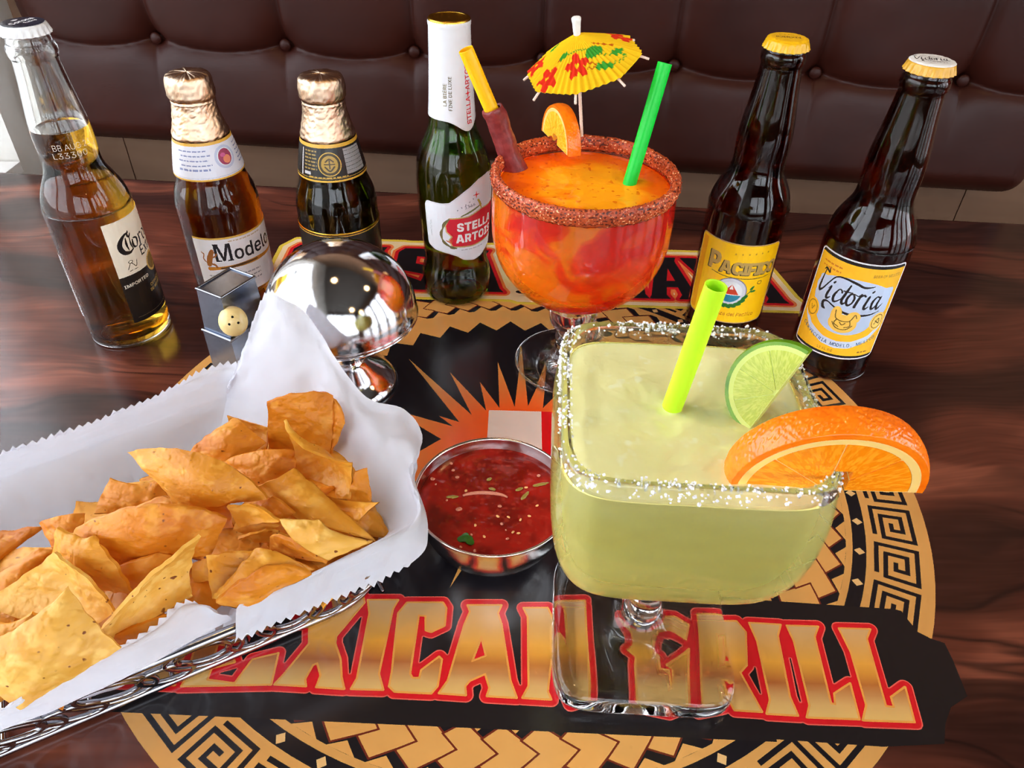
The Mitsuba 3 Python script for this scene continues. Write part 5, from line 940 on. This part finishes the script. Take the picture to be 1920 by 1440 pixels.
# ---- chips: curved patches with thickness
def chip_tex(base, light, dark):
    def f(p, n, uv):
        v = fbm(p.x * 150, p.y * 150, p.z * 150, 3); w = fbm(p.x * 34, p.y * 34, p.z * 34, 2); b = noise(p.x * 420, p.y * 420, p.z * 420)
        c = mix(S(*dark), S(*base), smoothstep(.25, .60, w)); c = mix(c, S(*light), smoothstep(.50, .72, v) * .7)
        return mix(c, S(120, 62, 10), smoothstep(.86, .93, b) * smoothstep(.5, .62, noise(p.x * 90, p.y * 90, p.z * 90)))
    return proc(f)
def chip_bump(p, n, uv):
    return smoothstep(.5, .8, noise(p.x * 330, p.y * 330, p.z * 330)) + .5 * noise(p.x * 900, p.y * 900, p.z * 900)
def chipm(name, c, r): return mat(name, **{'type': 'bumpmap', 'nested': proc(chip_bump, 4e-4), 'scale': .00035, 'bsdf': two({'type': 'principled', 'base_color': c, 'roughness': r, 'specular': .45})})
chipm('chip_pale', chip_tex((222, 170, 74), (234, 192, 104), (206, 146, 50)), .48); chipm('chip_gold', chip_tex((216, 148, 42), (228, 172, 74), (196, 124, 26)), .48); chipm('chip_orange', chip_tex((212, 132, 26), (224, 156, 58), (190, 106, 12)), .48)
def chip(c, mids, bulge, seed, n=30, th=.0017):
    c = np.array(c, float); M = [np.array(mids[i], float) if i in mids else (c[i] + c[(i + 1) % 4]) / 2 for i in range(4)]
    s = np.linspace(-1, 1, n); x, y = np.meshgrid(s, s, indexing='ij'); P = 0
    cx, cy = [-1, 1, 1, -1], [-1, -1, 1, 1]
    for i in range(4): P = P + (.25 * (1 + x * cx[i]) * (1 + y * cy[i]) * (x * cx[i] + y * cy[i] - 1))[..., None] * c[i]
    P = P + (.5 * (1 - x * x) * (1 - y))[..., None] * M[0] + (.5 * (1 + x) * (1 - y * y))[..., None] * M[1] + (.5 * (1 - x * x) * (1 + y))[..., None] * M[2] + (.5 * (1 - x) * (1 - y * y))[..., None] * M[3]
    m = grid(P); N = m.vertex_normals.reshape(n, n, 3)
    if N[..., 2].mean() < 0: N = -N
    ed = (1 - np.abs(x) ** 6) * (1 - np.abs(y) ** 6)
    P = P + N * (bulge * (1 - x * x) * (1 - y * y) + (meshkit.fbm(P * 110, 2, seed) - .5) * .0022 + np.clip(meshkit.noise(P * 230, seed) - .55, 0, 1) * .0030)[..., None]
    er = (meshkit.noise(P * 240, seed + 3) - .5) * .0016; inward = P.mean((0, 1)) - P; inward /= np.linalg.norm(inward, axis=-1, keepdims=True) + 1e-9
    P = P + inward * (er * (1 - ed))[..., None]
    A, B = P + N * th / 2, P - N * th / 2; i = np.arange(n * n).reshape(n, n)
    g = grid(A).faces; ring_ = np.r_[i[:-1, 0], i[-1, :-1], i[:0:-1, -1], i[0, :0:-1]]; nx = np.roll(ring_, -1); K = n * n
    F = np.vstack([g, g[:, ::-1] + K, np.c_[ring_, ring_ + K, nx], np.c_[nx, ring_ + K, nx + K]])
    m = trimesh.Trimesh(np.vstack([A.reshape(-1, 3), B.reshape(-1, 3)]), F, process=False)
    if m.volume < 0: m.invert()
    return m
CM = ['m_chip_pale', 'm_chip_gold', 'm_chip_orange']
for i, (c, mids, bulge, tone, lab) in enumerate(CHIPS):
    add(num('tortilla_chip'), chip(c, mids, bulge, 10 + i), CM[tone], 50, label=lab, cat='tortilla chip', group='tortilla chips in the basket')
rc = np.random.default_rng(21)
for i, (u, v) in enumerate([(-.125, .262), (-.09, .265), (-.055, .267), (-.02, .268), (.012, .270), (.04, .275), (.062, .285), (-.13, .30), (-.09, .31), (-.05, .31), (-.01, .31), (.03, .312), (.06, .32), (-.11, .335), (-.06, .345), (-.01, .35), (.03, .355), (.055, .352), (.0, .29), (.03, .295), (.05, .300), (-.03, .295), (-.03, .33), (.01, .335), (-.07, .29), (.045, .335), (-.11, .285), (.02, .262), (.045, .264)]):
    z = .054 - .014 * (v > .34) - .006 * (v < .27) - .004 * (u > .04) + rc.uniform(-.004, .004); a = rc.uniform(0, 6.28); r = rc.uniform(.026, .032)
    pts = [bk(u + r * math.cos(a + j * 2.09), v + r * math.sin(a + j * 2.09), z + rc.uniform(-.005, .005)) for j in range(3)]
    pts.append((pts[0] + pts[2]) / 2)
    add(num('tortilla_chip'), chip(pts, {}, .003, 70 + i, 16), CM[1 + i % 2], 50, label='tortilla chip low in the heap, mostly covered by other chips', cat='tortilla chip', group='tortilla chips low in the heap')

# ================================================================ salsa
SX, SY = -.0090, .2990
k = 'salsa_bowl'; tag(k, 'small round stainless steel bowl filled with red salsa', 'bowl')
prof = spl([(.0002, .0006), (.018, .0), (.0250, .0016), (.0325, .0070), (.0390, .0160), (.0432, .0270), (.0452, .0370), (.0457, .0410)], 6)
lip = [(.0462, .0418), (.0462, .0426), (.0455, .0430), (.0446, .0424)]
inw = [(r - .0010, z + .0006) for r, z in prof[::-1] if z > .004] + [(.0002, .0040)]
add(k, lathe([tuple(q) for q in prof] + lip + inw, 110, (SX, SY, 0)), 'm_steel', True)
def salsa_tex(p, n, uv):
    v = fbm(p.x * 70, p.y * 70, 1.0, 3); w = fbm(p.x * 320, p.y * 320, 2.0, 2)
    c = mix(S(112, 15, 9), S(156, 26, 17), smoothstep(.3, .7, v)); return mix(c, S(186, 62, 44), smoothstep(.62, .85, w) * .3)
princ('salsa', proc(salsa_tex), .16, specular=.6)
rows = []; n_ = 120; t = np.linspace(0, 2 * np.pi, n_, endpoint=False); SZ = .0352
for s_ in np.linspace(1, .002, 60):
    q = np.c_[SX + .0437 * s_ * np.cos(t), SY + .0437 * s_ * np.sin(t)]; pz = np.c_[q, t * 0]
    rows.append(np.c_[q, SZ + ((meshkit.fbm(pz * 90, 3, 4) - .5) * .0014 + (meshkit.noise(pz * 380, 2) - .5) * .0004) * (1 - s_ ** 10)])
k = 'salsa'; tag(k, 'red tomato salsa with seeds and bits of cilantro in the steel bowl', 'salsa')
add(k + '__sauce', grid(np.array(rows).transpose(1, 0, 2), wrap_u=True), 'm_salsa', True)
princ('seed', (232, 176, 110), .3); princ('cilantro', (44, 96, 24), .35); princ('onion', (206, 130, 104), .25); princ('pepper_bit', (150, 128, 56), .3)
rs = np.random.default_rng(5); sp = trimesh.creation.icosphere(2, 1.)
def bit(name, x, y, sc, b, rot, z=SZ + .0004, label=None):
    m = sp.copy(); m.vertices = m.vertices * sc; m.vertices += m.vertex_normals * ((meshkit.noise(m.vertices * 900 + x * 1e4, 3) - .5) * min(sc) * .8)[:, None]
    m.apply_transform(trimesh.transformations.rotation_matrix(rot, [0, 0, 1])); m.apply_translation([x, y, z]); add(num(k + '__' + name), m, b, True, label=label)
for x, y in ((-.0060, .2870), (.0000, .2868), (-.0185, .2800), (.0030, .2760), (.0060, .2752), (.0070, .2850), (-.0255, .3060), (.0100, .3100), (-.0125, .3155), (.0120, .2880), (-.0130, .2720), (.0165, .2960)):
    bit('seed', x, y, (.0011, .0007, .0005), 'm_seed', rs.uniform(0, 3))
for x, y, a, l in ((-.0100, .3080, 2.8, .0022), (.0060, .3085, .5, .0026), (.0095, .3035, 1.0, .0042), (-.0330, .3010, .1, .0036), (.0190, .3130, .3, .0052), (-.0120, .3160, .6, .0018)): bit('pepper_bit', x, y, (l, .0011, .0006), 'm_pepper_bit', a)
for i in range(18):
    a, r = rs.uniform(0, 6.28), .041 * math.sqrt(rs.random()); l = rs.uniform(.0006, .0016); bit('onion_bit', SX + r * math.cos(a), SY + r * math.sin(a), (l, l * .8, .0005), 'm_onion', rs.uniform(0, 3), SZ + .0002)
q = [np.array([SX + .003 - .0150 * math.cos(a) * .9 - .008, SY + .0015 + .004 * math.sin(a), SZ + .0008]) for a in np.linspace(.3, 2.9, 14)]
add(k + '__onion_sliver', tube(q, .0007 * np.sin(np.linspace(.3, 2.9, 14)) + .0004, 8), 'm_onion', True)
lf = []
for dx, dy, s_ in ((0, 0, .0030), (.0030, -.0006, .0030), (.0044, -.0024, .0024), (.0012, .0016, .0022)): lf.append(blob(dx, dy, s_, s_ * .75, dx * 9000))
m = slab(unary_union(lf), 0, .0006); m.vertices[:, 2] += .0008 * np.sin(m.vertices[:, 0] * 700); m.apply_translation([-.0250, .2700, SZ + .0006]); add(k + '__cilantro_leaf', m, 'm_cilantro', 30, label='green cilantro leaf')

# ================================================================ chrome things behind the basket
DX, DY = -.1228, .4480
k = 'chrome_dish'; tag(k, 'shiny domed chrome dish on a round foot behind the paper', 'dish')
foot_ = spl([(.0330, .0), (.0345, .0010), (.0348, .0032), (.0330, .0065), (.0270, .0120), (.0190, .0175), (.0130, .0225), (.0115, .0270), (.0120, .0310), (.0150, .0345), (.0230, .0400), (.0350, .0470), (.0450, .0540), (.0520, .0600)], 5)
add(k + '__stand', lathe([(.0002, .0)] + [tuple(q) for q in foot_] + [(.0535, .0612), (.0540, .0620), (.0537, .0628), (.05, .0628), (.0002, .0628)], 110, (DX, DY, 0)), 'm_chrome', 40)
dm = [(.0537, .0629), (.0540, .0636), (.0536, .0645)] + [(.0534 * math.cos(a), .0645 + .0520 * math.sin(a)) for a in np.linspace(.02, math.pi / 2 - .004, 48)]
add(k + '__dome', lathe(dm, 128, (DX, DY, 0)), 'm_chrome', True)
k = 'chrome_holder'; tag(k, 'small faceted chrome tabletop holder between the bottles and the paper peak', 'holder')
lc, ll = np.array([-.1994, .4296]), np.array([-.2236, .4422]); e1 = ll - lc; e1 = e1 / np.linalg.norm(e1); e2 = np.array([-e1[1], e1[0]]) * -1
def rect_loop(o, a, b, z): return [np.r_[o, z], np.r_[o + e1 * a, z], np.r_[o + e1 * a + e2 * b, z], np.r_[o + e2 * b, z]]
if (e2 @ np.array([.5, .86])) < 0: e2 = -e2
lo = lc; A_, B_l = .0275, .0370
up = lc + e1 * .0020 + e2 * .0025
def frustum(L0, L1):
    V = np.array(L0 + L1); F = []
    for i in range(4): j = (i + 1) % 4; F += [[i, j, j + 4], [i, j + 4, i + 4]]
    F += [[4, 5, 6], [4, 6, 7], [0, 2, 1], [0, 3, 2]]; m = trimesh.Trimesh(V, F, process=False); m.fix_normals(); return m
add(k + '__base', frustum(rect_loop(lo, A_, B_l, .0), rect_loop(lo, A_, B_l, .0490)), 'm_holder_steel')
def rim_loop(o, a, b, z, r): 
    c = rect_loop(o, a, b, z); g = c + [c[0]]; return cat3([tube([g[i], g[i + 1]], r, 10) for i in range(4)] + [trimesh.creation.icosphere(2, r).apply_translation(q) for q in c])
add(k + '__ledge_rim', rim_loop(lo, A_, B_l, .0495, .0011), 'm_holder_steel', True)
add(k + '__sloped_body', frustum(rect_loop(lo + e1 * .001 + e2 * .001, A_ - .002, B_l - .002, .0492), rect_loop(up, .0232, .0320, .0830)), 'm_holder_steel')
add(k + '__top_rim', rim_loop(up, .0232, .0320, .0835, .0009), 'm_holder_steel', True)
princ('cream_ceramic', (232, 206, 140), .15)
o = np.r_[lc, 0] + np.array([.0035, .0035, .0640]); td = unit(CAM - o); m = trimesh.creation.icosphere(3, .0098); m.vertices *= [1, 1, 1.12]; m.apply_translation(o)
add(k + '__reflection_blob', m, 'm_cream_ceramic', True, label='cream rounded blob with three dark dots, standing in for a reflection in the chrome')  # added solid shape in place of a reflection on the sloped chrome face
sx_ = unit(np.cross(td, [0, 0, 1])); sy_ = np.cross(sx_, td)
for dx, dz in ((-.33, -.22), (.33, -.20), (-.02, .25)):
    d = unit(td + sx_ * dx + sy_ * dz); s = trimesh.creation.icosphere(2, .00085); s.apply_translation(o + d * np.array([1, 1, 1.1]) * .0097); add(num(k + '__reflection_blob__dark_dot'), s, 'm_black_lamp', True)  # dark dots belonging to the same modelled reflection
